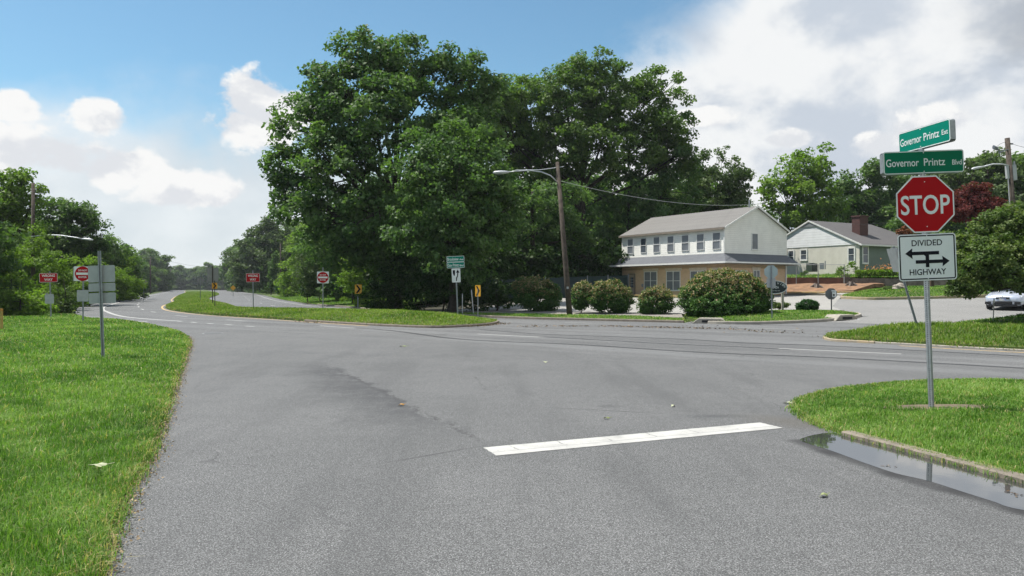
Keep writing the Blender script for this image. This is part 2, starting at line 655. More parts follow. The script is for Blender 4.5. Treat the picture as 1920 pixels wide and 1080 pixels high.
    return m_


ASPHALT = asphalt_mat('asphalt', (.098, .100, .101), (.150, .151, .152), .7, wear=True)
STREET = asphalt_mat('pale_asphalt', (.25, .248, .242), (.31, .306, .296), .35)
LOT = asphalt_mat('lot_paving', (.40, .39, .365), (.47, .46, .43), .22)
SOIL = mat('grass_floor', (.05, .085, .016), (.085, .12, .025), .95, 3.)
FIELD = mat('meadow', (.055, .10, .02), (.085, .125, .03), .95, .8)
CONCRETE = mat('kerb_concrete', (.23, .195, .155), (.155, .135, .11), .85, 6., bump=.3, bscale=40)
PALECONC = mat('pale_concrete', (.36, .33, .28), (.27, .25, .21), .85, 4., bump=.3, bscale=30)
FADED = mat('faded_kerb_paint', (.40, .31, .19), (.30, .26, .2), .85, 3., bump=.3, bscale=30)
YELLOW = mat('yellow_paint', (.50, .33, .11), (.42, .33, .2), .8, 5.)
WHITEP = mat('white_road_paint', (.42, .42, .41), (.33, .33, .32), .7, 7.)
TAR = mat('tar', (.022, .022, .024), (.045, .045, .047), .7, 1.)
GALV = mat('galvanised_steel', (.36, .38, .4), (.28, .3, .32), .5, 20., metal=.55)
ALU = mat('bare_aluminium', (.42, .44, .45), (.36, .38, .39), .55, 6., metal=.35)
HOLE = mat('hole_dark', (.01, .01, .012))
SIGNRED = mat('sign_red', (.43, .004, .008), (.39, .004, .008), .5, 3., spec=.12)
SIGNRED2 = mat('sign_red_faded', (.4, .025, .03), (.34, .02, .025), .5, 3.)
SIGNWHITE = mat('sign_white', (.78, .79, .8), (.72, .74, .75), .45, 3.)
SIGNBLACK = mat('sign_black', (.010, .011, .017), (.014, .014, .02), .6, 3., spec=.1)
SIGNGREEN = mat('sign_green', (.0, .16, .085), (.0, .14, .075), .5, 3., spec=.12)
SIGNTEAL = mat('sign_teal', (.0, .21, .15), (.0, .19, .135), .5, 3., spec=.12)
SIGNYELLOW = mat('sign_yellow', (.72, .36, .02), (.66, .32, .02), .45, 3.)
WOOD = mat('weathered_pole_wood', (.095, .075, .06), (.045, .035, .028), .9, 5., bump=.4, bscale=25)
BARK = mat('bark', (.042, .034, .027), (.02, .017, .013), .95, 6., bump=.6, bscale=18)
# ------------------------------------------------------------------ plan outlines
LEFT = [(-.25, -3), (-.75, 0), (-1.6, 2.4)] + [g(180, 1080), g(205, 1000), g(240, 920), g(275, 860), g(303, 790), g(327, 720), g(346, 668), g(353, 645), g(347, 630),
        g(325, 620), g(282, 610), g(236, 602), g(190, 598), (-24, 42), (-28.9, 49), (-30.8, 52.5), (-37, 63.6), (-44, 78.4), (-54.5, 102), (-78, 157), (-110, 230), (-182, 392), (-407, 900)]
LEFTS = smooth_line(LEFT, 5)
RIGHTE = [(-352, 900), (-145.6, 392), (-73.3, 214), (-42.3, 132), (-31, 102), (-19, 73.5), (-13.6, 63.6), (-9.2, 53.6), (-5.2, 46.8), (0, 41.2), (4, 38.6), (8.3, 36.0)]
RIGHTS = smooth_line(RIGHTE, 5)
ISLAND = [(8.9, 36.4), (9.6, 34.95), (11.2, 34.5), (13, 34.6), (15, 35.2), (16.6, 36.4), (17.5, 37.7), (17.6, 39.2), (16.7, 40.3), (14.6, 40.9), (12.4, 41.6), (10.2, 41.4), (9.0, 39)]
ISLS = smooth_line(ISLAND, 4, True)
MEDF = [(-1.0, 37.2), (-.75, 35.8), (-1.2, 33.6), (-2.2, 32.2), (-3.4, 31.4), (-6.24, 33.4), (-9.45, 36.6), (-13.4, 40.9), (-18.9, 46.6), (-25.5, 56), (-31.3, 67.5), (-36.5, 80), (-41.5, 92), (-50.7, 112), (-80, 180), (-114, 261), (-175, 400), (-300, 690)]
MEDB = [(-285, 690), (-158, 392), (-84, 214), (-52.5, 130), (-40, 99), (-30, 78), (-22, 60.5), (-17.2, 54.5), (-12, 49.5), (-6.5, 44.6), (-2.6, 40.4)]
MEDS = smooth_line(MEDF + MEDB, 4, True)
MEDR = [(10.2, 23.9), (10.6, 23.1), (11.6, 22.0), (13.4, 19.9), (16, 17.9), (20, 15), (30, 7.6), (50, -7), (54, -2), (36, 11.5), (27, 17.8), (20, 22.7), (16.5, 25.2), (13.5, 26.4), (11, 25.6)]
MEDRS = smooth_line(MEDR, 4, True)
NEAR = [(3.74, 9.5), (3.9, 10.3), (4.25, 11.1), (4.8, 11.8), (5.6, 12.5), (6.8, 13.2), (8.2, 13.5), (9.6, 13.2), (14, 11), (24, 3.6), (36, -5), (10, -5), (6.6, 0), (5.0, 4.3), (4.42, 6.44), (4.05, 7.7), (3.78, 8.7)]
NEARS = smooth_line(NEAR, 4, True)
BANK = [(18.6, 30.6), (18.9, 31.8), (20, 32.6), (21.5, 33.1), (24, 34.2), (28, 36.4), (40, 43), (60, 40), (60, 5), (40, 15.8), (27, 24.6), (22, 27.9), (19.6, 29.4)]
BANKS = smooth_line(BANK, 4, True)


def st(s, t):
    return (.52 * s + .85 * t, 41.2 + .85 * s - .52 * t)


# ------------------------------------------------------------------ the setting
ax = np.sinh(np.linspace(-5.2, 5.2, 140)) / math.sinh(5.2) * 1500
gxx, gyy = np.meshgrid(ax, ax + 40)
gz = H(gxx, gyy) - .09 - .0012 * np.clip(np.hypot(gxx, gyy) - 900, 0, 1e9) * 0
n_ = len(ax)
mb = MB()
mb._add(list(zip(gxx.ravel(), gyy.ravel(), gz.ravel())), [(j * n_ + i, j * n_ + i + 1, (j + 1) * n_ + i + 1, (j + 1) * n_ + i) for j in range(n_ - 1) for i in range(n_ - 1)])
tag(mb.build('ground', FIELD, smooth=True), kind='structure')

road_poly = [(p[0] - .5, p[1]) for p in LEFTS] + RIGHTS + [(9.3, 38), (17, 39.5), (18, 34), (19.6, 30), (30, 22.5), (62, 2), (62, -7), (-.6, -7)]
region('road', road_poly, lambda x, y: 0.0, ASPHALT, 0)

region('road', [(8.7, 36.4), (9.6, 39), (17.9, 41.2), (17.9, 38), (18.6, 33.2), (20.5, 33.9), (24, 35.2), (23, 27), (20, 28.6), (16, 31.2), (12, 33.8)], lambda x, y: H(x, y) + .004, ASPHALT, .8)
# side street and car park climbing behind the junction
street_poly = [(14.5, 35), (17.8, 37.2), (17.2, 39.6), (16.8, 41), (18.4, 44.5), gt(1560, 560), gt(1640, 563), gt(1723, 561.5), gt(1800, 559.5), (52, 50), (52, 42), (40, 44), (28, 37.2), (24, 35), (20.5, 33.6), (18.2, 32.5), (18.2, 30), (16.5, 33)]
region('side_street', street_poly, lambda x, y: H(x, y) + .008, STREET, .8)
lot_poly = [st(5.2, -9), st(5.2, 6.0), st(5.4, 10.1), (12.2, 41.9), (14.8, 41.3), (17.2, 40.9), (17.9, 39.4), (19.2, 44.8), gt(1575, 559), gt(1590, 552), gt(1600, 549), gt(1470, 549), (22, 66), (18, 60), st(21, 8), st(21, -12), st(12, -12)]
region('car_park', lot_poly, lambda x, y: H(x, y) + .016, LOT, .8)
verge_poly = RIGHTS[20:] + [(8.8, 39.2), st(3.4, 7), st(3.4, -9), st(6, -14), (-12, 68)]
VERGE = [p for p in RIGHTS if p[1] < 64] + [(8.6, 37.6), st(2.3, 6.5), st(2.3, 0), st(2.5, -6), st(6, -12), (-8.5, 66)]
VZ = lambda x, y: H(x, y) + .10
region('verge', VERGE, VZ, SOIL, 1.2, skirt=.2)
GRAVEL = mat('pale_gravel', (.30, .28, .25), (.17, .155, .135), .95, 14., bump=.8, bscale=50, detail=8.)
region('gravel_bed', [st(2.3, -12), st(2.3, 6.5), (8.8, 38.4), (9.3, 41), st(5.3, 10.2), st(5.3, -12)], lambda x, y: H(x, y) + .06, GRAVEL, 1.0, skirt=.2)
LITTER = mat('leaf_litter_soil', (.045, .036, .024), (.025, .03, .014), .95, 4.)
region('woodland_floor', [st(5.6, -9), st(12, -9), st(23, -6), st(26, 14), (20, 80), (-10, 100), (-22, 78), (-13, 66), (-7, 53), st(4.6, -10)], lambda x, y: H(x, y) + .03, LITTER, 3.0)
# far lawn beside the right carriageway
LAWNB = [p for p in RIGHTS if 60 < p[1] < 215] + [(-9.5, 60), (-7, 66), (-6, 72), (-8, 84), (-14, 100), (-26, 130), (-58, 214)]
_RA = np.array(RIGHTS)[::-1]
def FZ(x, y):
    x = np.atleast_1d(np.asarray(x, float)); y = np.atleast_1d(np.asarray(y, float))
    q = np.clip(x - np.interp(y, _RA[:, 1], _RA[:, 0]), 0, 14)
    return H(x, y) + .05 + .075 * np.clip(q - .5, 0, 12)
region('far_lawn', LAWNB, FZ, SOIL, 2.5, skirt=.12)

lawn_poly = LEFTS[:-5] + [(-260, 392), (-130, 157), (-75, 80), (-48, 40), (-30, 14), (-18, -3)]
LZ = lambda x, y: .035 + .0 * x
region('lawn', lawn_poly, LZ, SOIL, 0, skirt=.1)


def med_z(poly, top, run):
    P = np.array(poly)
    def f(x, y):
        x = np.atleast_1d(np.asarray(x, float)); y = np.atleast_1d(np.asarray(y, float))
        d = edge_dist(poly, x, y)
        return .11 + top * sm(d, 0, run)
    return f


MZ0 = med_z(MEDS, .34, 3.2)
MZ = lambda x, y: .11 + (MZ0(x, y) - .11) * (1 - .6 * sm(np.atleast_1d(np.asarray(y, float)), 38, 58))
MRZ = med_z(MEDRS, .38, 2.4)
NZ = lambda x, y: .02 + .05 * sm(edge_dist(NEARS, np.atleast_1d(x), np.atleast_1d(y)), 0, 2.0)
IZ = lambda x, y: H(x, y) + .12 + .12 * sm(edge_dist(ISLS, np.atleast_1d(x), np.atleast_1d(y)), 0, 2.5)
BZ = lambda x, y: H(x, y) + .10 + .75 * sm(edge_dist(BANKS, np.atleast_1d(x), np.atleast_1d(y)), 0, 4.0)
med_near = [p for p in MEDS if p[1] < 262]
region('median', MEDS, MZ, SOIL, 1.3, skirt=.2)
region('median', MEDRS, MRZ, SOIL, .7, skirt=.2)
region('lawn', NEARS, NZ, SOIL, .4, skirt=.2)
region('lawn', ISLS, IZ, SOIL, .7, skirt=.2)
region('lawn', BANKS, BZ, SOIL, 1.0, skirt=.2)
# street corner lawn with a rock on it
SLAWN = smooth_line([gt(1579, 557.5), gt(1600, 560), gt(1640, 561), gt(1723, 559.5), gt(1800, 557.5), (44, 54), (44, 64), gt(1755, 542.8), gt(1690, 543), gt(1640, 544), gt(1605, 551)], 4, True)
SZ = lambda x, y: H(x, y) + .14 + .3 * sm(edge_dist(SLAWN, np.atleast_1d(x), np.atleast_1d(y)), 0, 4)
region('lawn', SLAWN, SZ, SOIL, 1.0, skirt=.2)

# kerbs
kerb('kerb', [p for p in ISLS[2:40]], PALECONC, .18, .14, H)
kerb('kerb', [p for p in RIGHTS if p[1] < 75], CONCRETE, .2, .12, H)
kerb('kerb', [p for p in MEDS[:26]][::-1], CONCRETE, .16, .1)
kerb('kerb', [p for p in MEDRS[6:34]], PALECONC, .12, .06)
kerb('kerb', MEDRS[-7:] + MEDRS[:7], FADED, .16, .075)
kerb('kerb', [p for p in SLAWN[:22]], FADED, .18, .14, H)
kerb('kerb', [(p[0], p[1]) for p in smooth_line([(36, -5.6), (10, -5.6), (6.55, 0), (4.95, 4.3), (4.37, 6.44), (4.0, 7.7), (3.72, 8.6)], 6)][::-1][1:], CONCRETE, .15, .05, out=-.01)
kerb('kerb', smooth_line([(17.9, 40.2), (16.6, 41.0), (14.8, 41.6)], 4), PALECONC, .16, .13, H)
mb = MB()

# road markings
WEDGE = [(-20.2, 40.9), (-23.5, 44.8), (-27.9, 51.6), (-32.6, 59.5), (-38.2, 70.4), (-47.3, 90.5), (-62, 124), (-87, 181), (-145, 315), (-261, 570)]


def marking(pts, w, matx=WHITEP, name='road_line', zf=lambda x, y: 0.0, dz=.004):
    mb = MB()
    strip(mb, pts, w, zf, dz)
    return tag(mb.build(name, matx), kind='structure')


marking(smooth_line([(-17.0, 38.0)] + WEDGE, 5), .22)
for a, b in ((g(333, 602), g(341, 602.7)), (g(359, 604), g(368, 604.9)), (g(389, 606.2), g(399, 607)), (g(422, 608.6), g(435, 609.5)), (g(461, 611.5), g(477, 612.3)),
             (g(236, 598.3), g(250, 599)), (g(257, 602.2), g(276, 603.2))):
    marking([a, b], .18)
LANE = smooth_line([g(1920, 683), g(1690, 664), g(1460, 653.5), g(1010, 632.2), g(895, 626.3), g(665, 615.0), g(600, 611), g(461, 602), g(424, 599.5), g(351, 593.5), g(329, 591.6), g(292, 585.6), g(283, 584.2), (-29.5, 59.5), (-35, 70), (-46.5, 94), (-92, 196), (-172, 384)], 24)
LP = np.array(LANE)
for i in range(len(LP) - 1):
    pass
cum_ = np.concatenate([[0], np.cumsum(np.hypot(*np.diff(LP, axis=0).T))])


def along(s):
    return (float(np.interp(s, cum_, LP[:, 0])), float(np.interp(s, cum_, LP[:, 1])))


def s_of(p):
    return cum_[np.argmin(np.hypot(LP[:, 0] - p[0], LP[:, 1] - p[1]))]


for a, b in ((g(1690, 664), g(1460, 653.5)), (g(1010, 632.2), g(895, 626.3)), (g(665, 615.2), g(600, 611)), (g(461, 602), g(424, 599.5)), (g(351, 593.5), g(329, 591.6)), (g(292, 585.6), g(283, 584.2))):
    marking([a, b], .13)
s0 = s_of(g(283, 584.2)) + 5
while s0 < cum_[-1] - 4:
    marking([along(s0), along(s0 + 1.5), along(s0 + 3)], .13)
    s0 += 9.0
# far carriageway dashes and edge line
for k in range(14):
    f0 = 60 + k * 11
    P_ = np.array(RIGHTS)[::-1]
    def fx(y):
        return float(np.interp(y, P_[:, 1], P_[:, 0]))
    marking([(fx(f0) - 4.2, f0 - 1.6), (fx(f0 + 2.8) - 4.2, f0 + 1.2)], .13)
marking([(p[0] - 1.3, p[1] - .5) for p in RIGHTS if 58 < p[1] < 400], .14)
# yellow edge line along the median, side-street stop line and far lane dashes
marking([(p[0] - .12, p[1] - .42) for p in smooth_line(MEDF[5:], 5)], .15, YELLOW)
marking([(p[0] - .35, p[1] - .3) for p in smooth_line(MEDR[2:8], 5)], .12, YELLOW)
marking([g(1500, 606.3), g(1612, 606.3)], .32, zf=H, dz=.014)
marking([g(1384, 614.6), g(1500, 618.0)], .12)
marking([g(1668, 619.5), g(1712, 621)], .12)
marking([g(1060, 604.5), g(1110, 606)], .1)
# tar seams
for pts in ([g(455, 604), g(700, 617), g(860, 635.8), g(1080, 646), g(1310, 660.5), g(1500, 668), g(1700, 678), g(1920, 690.5)],
            [g(900, 618), g(1010, 626), g(1130, 630.5), g(1280, 636), g(1400, 643), g(1560, 649), g(1920, 668)],
            [g(1020, 631.8), g(1150, 639), g(1280, 646), g(1400, 651), g(1480, 655.5)]):
    marking(smooth_line(pts, 6), .19, TAR, 'tar_seam', dz=.003)
# stop bar with its worn joints
bar = [g(907, 840), g(930, 855), g(1468, 803), g(1425, 793)]
BARM = bpy.data.materials.new('stop_bar_paint')
BARM.use_nodes = True
t = NT(BARM.node_tree)
P = t.n.new('ShaderNodeNewGeometry').outputs['Position']
b_ = t.n['Principled BSDF']
a0, b0 = Vector((*bar[0], 0)), Vector((*bar[3], 0))
u_ = (b0 - a0).normalized()
sx = t.n.new('ShaderNodeSeparateXYZ')
t.l.new(P, sx.inputs[0])
S = t.add(t.mul(t.sub(sx.outputs[0], a0.x), u_.x), t.mul(t.sub(sx.outputs[1], a0.y), u_.y))
Q = t.add(t.mul(t.sub(sx.outputs[0], a0.x), -u_.y), t.mul(t.sub(sx.outputs[1], a0.y), u_.x))
wob = t.mul(t.sub(t.noise(P, 7., 4.), .5), .06)
Q2 = t.add(Q, t.mul(wob, .4))
l1 = t.step(t.m('ABSOLUTE', t.add(Q2, .25)), .011, .003)
S2 = t.add(S, t.mul(wob, 1.6))
cr = t.step(t.m('ABSOLUTE', t.sub(t.m('FRACT', t.mul(S2, 1.75)), .5)), .022, .006)
cr = t.mul(cr, t.mul(t.step(t.noise(P, 1.8, 2.), .42, .5), t.step(Q, -.26, -.22)))
spots = t.mul(t.step(t.noise(P, 38., 3., .7), .62, .70), .8)
spots = t.m('MAXIMUM', spots, t.mul(t.step(t.noise(P, 2.4, 6., .7), .52, .70), .32))
f_ = t.m('MAXIMUM', t.m('MAXIMUM', t.mul(l1, .6), t.mul(cr, .8)), spots)
c_ = t.mix(t.step(t.noise(P, 3., 5.), .35, .7), (.47, .465, .44), (.39, .385, .365))
t.put(b_.inputs['Base Color'], t.mix(f_, c_, (.1, .1, .1)))
b_.inputs['Roughness'].default_value = .6
mb = MB()
outl = []
rb = random.Random(4)
for i in range(4):
    p, q = Vector(bar[i]), Vector(bar[(i + 1) % 4])
    for k in range(14):
        r_ = p.lerp(q, k / 14)
        outl.append((r_.x + rb.uniform(-.006, .006), r_.y + rb.uniform(-.006, .006)))
mb.slab(outl, .001, .006)
tag(mb.build('stop_line', BARM), kind='structure')

# rain water standing in the gutter, with the wet pavement round it
WATER = bpy.data.materials.new('puddle_water')
WATER.use_nodes = True
t = NT(WATER.node_tree)
b_ = t.n['Principled BSDF']
b_.inputs['Base Color'].default_value = (.04, .042, .042, 1)
b_.inputs['Roughness'].default_value = .02
b_.inputs['IOR'].default_value = 2.5
b_.inputs['Specular IOR Level'].default_value = .9
bp = t.n.new('ShaderNodeBump')
bp.inputs['Strength'].default_value = .02
bp.inputs['Distance'].default_value = .01
t.put(bp.inputs['Height'], t.noise(t.n.new('ShaderNodeNewGeometry').outputs['Position'], 6., 2.))
t.l.new(bp.outputs[0], b_.inputs['Normal'])
up = [g(1500, 824), g(1532, 814.5), g(1566, 812.5), g(1625, 828), g(1687, 844), g(1760, 863), g(1840, 884), g(1912, 903), g(1990, 925), (5.15, 4.9), (5.5, 4.2)]
lo = [(5.0, 4.2), (4.55, 5.2), g(1925, 958), g(1860, 940), g(1800, 921), g(1740, 902), g(1680, 888), g(1620, 868), g(1560, 846), g(1515, 832)]
pud = smooth_line(up + lo, 5, True)
region('puddle', pud, lambda x, y: .0025, WATER, 0)
SANDY = mat('washed_sand', (.17, .15, .125), (.10, .095, .085), .95, 9., bump=.4)


# ------------------------------------------------------------------ grass
def grass(name, poly, zf, dens, hgt, seed, box=None, wfun=None, m=None, dry_edge=.25, bare=()):
    r = np.random.default_rng(seed)
    P = np.array(poly)
    x0, y0 = P.min(0); x1, y1 = P.max(0)
    if box:
        x0, y0, x1, y1 = max(x0, box[0]), max(y0, box[1]), min(x1, box[2]), min(y1, box[3])
    XS, YS = [], []
    # sample in depth bands so that the density can follow the distance
    ys = [y0]
    while ys[-1] < y1:
        ys.append(ys[-1] + max(.6, .12 * abs(ys[-1])))
    for a, b in zip(ys[:-1], ys[1:]):
        b = min(b, y1)
        yc = max((a + b) / 2, .5)
        lo_, hi_ = max(x0, -.80 * max(b, 2) - 2), min(x1, .80 * max(b, 2) + 2)
        if hi_ <= lo_ or b <= a:
            continue
        n = int(dens(yc) * (hi_ - lo_) * (b - a))
        X = r.uniform(lo_, hi_, n); Y = r.uniform(a, b, n)
        ok = inside(poly, X, Y)
        XS.append(X[ok]); YS.append(Y[ok])
    # a ragged fringe along the outline
    pa, pb = P, np.roll(P, -1, 0)
    for a, b in zip(pa, pb):
        L = math.dist(a, b)
        yc = max(min(a[1], b[1]), 1.)
        if not (x0 - .1 <= a[0] <= x1 + .1 and y0 - .1 <= a[1] <= y1 + .1) or yc > 60:
            continue
        n = int(L * dens(max(yc, 2.)) * .16)
        t_ = r.random(n)
        off = r.normal(0, .045, n)
        ex = np.array([-(b - a)[1], (b - a)[0]]) / max(L, 1e-6)
        XS.append(a[0] + (b[0] - a[0]) * t_ + ex[0] * off); YS.append(a[1] + (b[1] - a[1]) * t_ + ex[1] * off)
    X = np.concatenate(XS); Y = np.concatenate(YS)
    n = len(X)
    for bx, by, brx, bry in bare:
        k_ = (((X - bx) / brx) ** 2 + ((Y - by) / bry) ** 2 > r.uniform(.5, 1.1, n))
        X, Y = X[k_], Y[k_]
        n = len(X)
    D = np.hypot(X, Y)
    ed = edge_dist(poly, X, Y)
    Z = np.broadcast_to(zf(X, Y), X.shape).astype(float)
    # tussocks: a slow field lengthens and darkens whole patches
    fld = (np.sin(X * 1.7 + 1.3 * np.sin(Y * 1.1)) + np.sin(Y * 2.1 + 1.7 * np.sin(X * .9 + 2)) + np.sin(X * .6 - Y * .8)) / 3
    fld2 = (np.sin(X * 5.1 + 2 * np.sin(Y * 4.3)) + np.sin(Y * 6.1 + 2 * np.sin(X * 3.9))) / 2
    h = hgt * r.uniform(.45, 1.15, n) * (1 + .3 * fld + .22 * fld2)
    h *= np.clip(.75 + ed / .35 * .25, .75, 1)
    Z = np.where(inside(poly, X, Y), Z, Z * .3)
    w = np.maximum(.0055, D * .00075) * r.uniform(.6, 1.5, n)
    if wfun is not None:
        w = w * wfun
    az = r.uniform(0, 2 * np.pi, n)
    lean = r.uniform(.25, 1.45, n) * (1 + .3 * fld2)
    dx, dy = np.cos(az), np.sin(az)
    fz = az + np.pi / 2 + r.normal(0, .5, n)
    wx, wy = np.cos(fz) * w / 2, np.sin(fz) * w / 2
    m1, m2 = h * .5, h
    hx1, hx2 = lean * h * .22, lean * h * .75
    V = np.empty((n, 5, 3))
    V[:, 0] = np.stack([X - wx, Y - wy, Z - .01], 1)
    V[:, 1] = np.stack([X + wx, Y + wy, Z - .01], 1)
    V[:, 2] = np.stack([X + dx * hx1 + wx * .8, Y + dy * hx1 + wy * .8, Z + m1 * .95], 1)
    V[:, 3] = np.stack([X + dx * hx1 - wx * .8, Y + dy * hx1 - wy * .8, Z + m1 * .95], 1)
    V[:, 4] = np.stack([X + dx * hx2, Y + dy * hx2, Z + m2 * (1 - .38 * lean)], 1)
    idx = np.arange(n)[:, None] * 5
    loops = np.concatenate([idx + np.array([0, 1, 2, 3]), idx + np.array([3, 2, 4])], 1).ravel()
    me = bpy.data.meshes.new(name)
    me.vertices.add(n * 5)
    me.vertices.foreach_set('co', V.ravel())
    me.loops.add(n * 7)
    me.loops.foreach_set('vertex_index', loops)
    me.polygons.add(n * 2)
    ls = np.empty((n, 2), int)
    ls[:, 0] = np.arange(n) * 7
    ls[:, 1] = ls[:, 0] + 4
    me.polygons.foreach_set('loop_start', ls.ravel())
    fld3 = np.sin(X * .9 + 2 * np.sin(Y * .5 + 1)) * np.sin(Y * .7 + 1.5 * np.sin(X * .45))
    sh = .45 + .16 * fld + .13 * fld2 + .22 * fld3 + r.normal(0, .17, n)
    dry = r.random(n) < (.05 + dry_edge * np.exp(-ed / .12) + .05 * np.clip(fld2, 0, 1))
    sh = np.where(dry, r.uniform(.9, 1., n), np.clip(sh, 0, .8))
    at_ = me.attributes.new('shade', 'FLOAT', 'FACE')
    at_.data.foreach_set('value', np.repeat(sh, 2))
    me.materials.append(m or GRASSM)
    me.update(calc_edges=True)
    o = bpy.data.objects.new(name, me)
    link(o)
    return tag(o, kind='stuff')


def grass_mat(name, cs, trans=.35):
    m_ = leaf_mat(name, cs[0], cs[1], cs[-1], trans, .46)
    rp = [n for n in m_.node_tree.nodes if n.type == 'VALTORGB'][0].color_ramp
    e = rp.elements
    while len(e) > 1:
        e.remove(e[-1])
    e[0].position = 0; e[0].color = (*cs[0], 1)
    for p, c in zip((.35, .6, .8, .9, 1.0), cs[1:]):
        k = e.new(p); k.color = (*c, 1)
    return m_


GRASSM = grass_mat('grass_blades', [(.048, .115, .018), (.092, .195, .030), (.15, .275, .045), (.24, .35, .10), (.34, .31, .12), (.48, .41, .22)])
MEDM = grass_mat('median_grass_blades', [(.06, .115, .016), (.11, .19, .026), (.17, .255, .04), (.24, .31, .07), (.26, .22, .1), (.36, .29, .16)])
grass('grass', lawn_poly, LZ, lambda y: 3600 * min(1, (6. / y)) ** 1.75 if y < 70 else 25, .115, 1, box=(-70, 1.5, 5, 120))
grass('grass', NEARS, NZ, lambda y: 3600 * min(1, (7.5 / max(y, 5))) ** 1.75, .075, 2, box=(2, 3.0, 16, 20), bare=[(5.75, 10.08, .66, .27)])
grass('grass', MEDS, MZ, lambda y: 260 * (35 / y) ** 1.6, .14, 3, box=(-130, 25, 5, 300), m=MEDM)
grass('grass', MEDRS, MRZ, lambda y: 520, .16, 4, box=(9, 8, 26, 30), m=MEDM)
grass('grass', ISLS, IZ, lambda y: 260, .10, 5)
grass('grass', BANKS, BZ, lambda y: 260, .15, 6, box=(15, 18, 34, 42))
grass('grass', VERGE, VZ, lambda y: 170, .10, 7, box=(-14, 30, 12, 64))
grass('grass', LAWNB, FZ, lambda y: 60 * (60 / y) ** 1.5, .14, 8, box=(-80, 55, 0, 140))
grass('grass', SLAWN, SZ, lambda y: 110, .12, 9)
# ------------------------------------------------------------------ trees and shrubs
class Leaves:
    """collects leaf-sized faces; each leaf is one bent four-cornered blade"""
    def __init__(self, seed):
        self.r = np.random.default_rng(seed)
        self.V, self.S = [], []

    def add(self, C, N, size, shade):
        r = self.r
        n = len(C)
        N = N / np.maximum(np.linalg.norm(N, axis=1), 1e-6)[:, None]
        t = r.normal(size=(n, 3))
        t -= (t * N).sum(1)[:, None] * N
        t /= np.maximum(np.linalg.norm(t, axis=1), 1e-6)[:, None]
        b = np.cross(N, t)
        L = (size * r.uniform(.65, 1.3, n))[:, None]
        W = L * r.uniform(.55, .85, n)[:, None]
        V = np.empty((n, 4, 3))
        V[:, 0] = C - t * L * .5
        V[:, 1] = C + b * W * .5 + N * L * .10 + t * L * .05
        V[:, 2] = C + t * L * .5 - N * L * .08
        V[:, 3] = C - b * W * .5 + N * L * .10 + t * L * .05
        self.V.append(V)
        self.S.append(shade)

    def mesh(self, name, m_):
        V = np.concatenate(self.V); S = np.concatenate(self.S)
        n = len(V)
        me = bpy.data.meshes.new(name)
        me.vertices.add(n * 4)
        me.vertices.foreach_set('co', V.ravel())
        me.loops.add(n * 4)
        me.loops.foreach_set('vertex_index', np.arange(n * 4))
        me.polygons.add(n)
        me.polygons.foreach_set('loop_start', np.arange(n) * 4)
        a = me.attributes.new('shade', 'FLOAT', 'FACE')
        a.data.foreach_set('value', np.clip(S, 0, 1))
        me.materials.append(m_)
        me.update(calc_edges=True)
        return me


def fill_crown(LV, lobes, clump, cover, per, leaf, flat=.6, tip=0., inner=.35, gap=.25, shell=.48):
    """lobes: centre, radii. Clumps of leaves spread over the outer half of every lobe, with gaps between them"""
    r = LV.r
    anchors = []
    C0 = np.array([l[0] for l in lobes], float)
    R0 = np.array([l[1] for l in lobes], float)
    zmin, zmax = (C0[:, 2] - R0[:, 2]).min(), (C0[:, 2] + R0[:, 2]).max()
    for i, (c, q) in enumerate(zip(C0, R0)):
        p = 1.6
        area = 4 * math.pi * (((q[0] * q[1]) ** p + (q[0] * q[2]) ** p + (q[1] * q[2]) ** p) / 3) ** (1 / p)
        n = max(4, int(area / (math.pi * clump ** 2) * cover))
        d = r.normal(size=(n, 3))
        d /= np.linalg.norm(d, axis=1)[:, None]
        k = 1.03 - shell * r.random(n) ** 1.5
        k = np.where(r.random(n) < inner, r.uniform(.2, .75, n), k)
        k = k + np.where(r.random(n) < .10, r.uniform(.0, .12, n), 0)
        P = c + d * q * k[:, None]
        # drop clumps deep inside a neighbour lobe, and those in the gaps of a slow random field
        keep = np.ones(n, bool)
        for j in range(len(C0)):
            if j != i:
                e = np.sqrt((((P - C0[j]) / R0[j]) ** 2).sum(1))
                keep &= (e > .62) | (r.random(n) < .25)
        f = np.sin(P[:, 0] * 1.1 / clump + i) * np.sin(P[:, 1] * 1.0 / clump + 2 * i) * np.sin(P[:, 2] * 1.25 / clump + 3 * i)
        keep &= f > -1 + gap * 2 * r.random(n) ** .3 * .9
        P, d = P[keep], d[keep]
        for pt, dd in zip(P, d):
            R = clump * r.uniform(.55, 1.25)
            m = max(6, int(per * (R / clump) ** 2 * r.uniform(.7, 1.3)))
            u = r.normal(size=(m, 3))
            u /= np.linalg.norm(u, axis=1)[:, None]
            u *= (r.random(m) ** .45)[:, None]
            u[:, 2] = u[:, 2] * flat + .12 * (1 - (u[:, :2] ** 2).sum(1))
            tilt = dd * R
            C = pt + u * R
            N = dd * .55 + np.array([0, 0, .55]) + r.normal(size=(m, 3)) * .62
            sh = r.uniform(.25, .7) + r.normal(0, .13, m)
            if tip:
                up = (C[:, 2] - zmin) / (zmax - zmin)
                young = (r.random(m) < tip * np.clip((up - .35) * 2.2, 0, 1)) & (r.random() < .9)
                sh = np.where(young, r.uniform(.86, 1., m), np.clip(sh, 0, .78))
            LV.add(C, N, np.full(m, leaf), sh)
            anchors.append((pt, i))
    return anchors


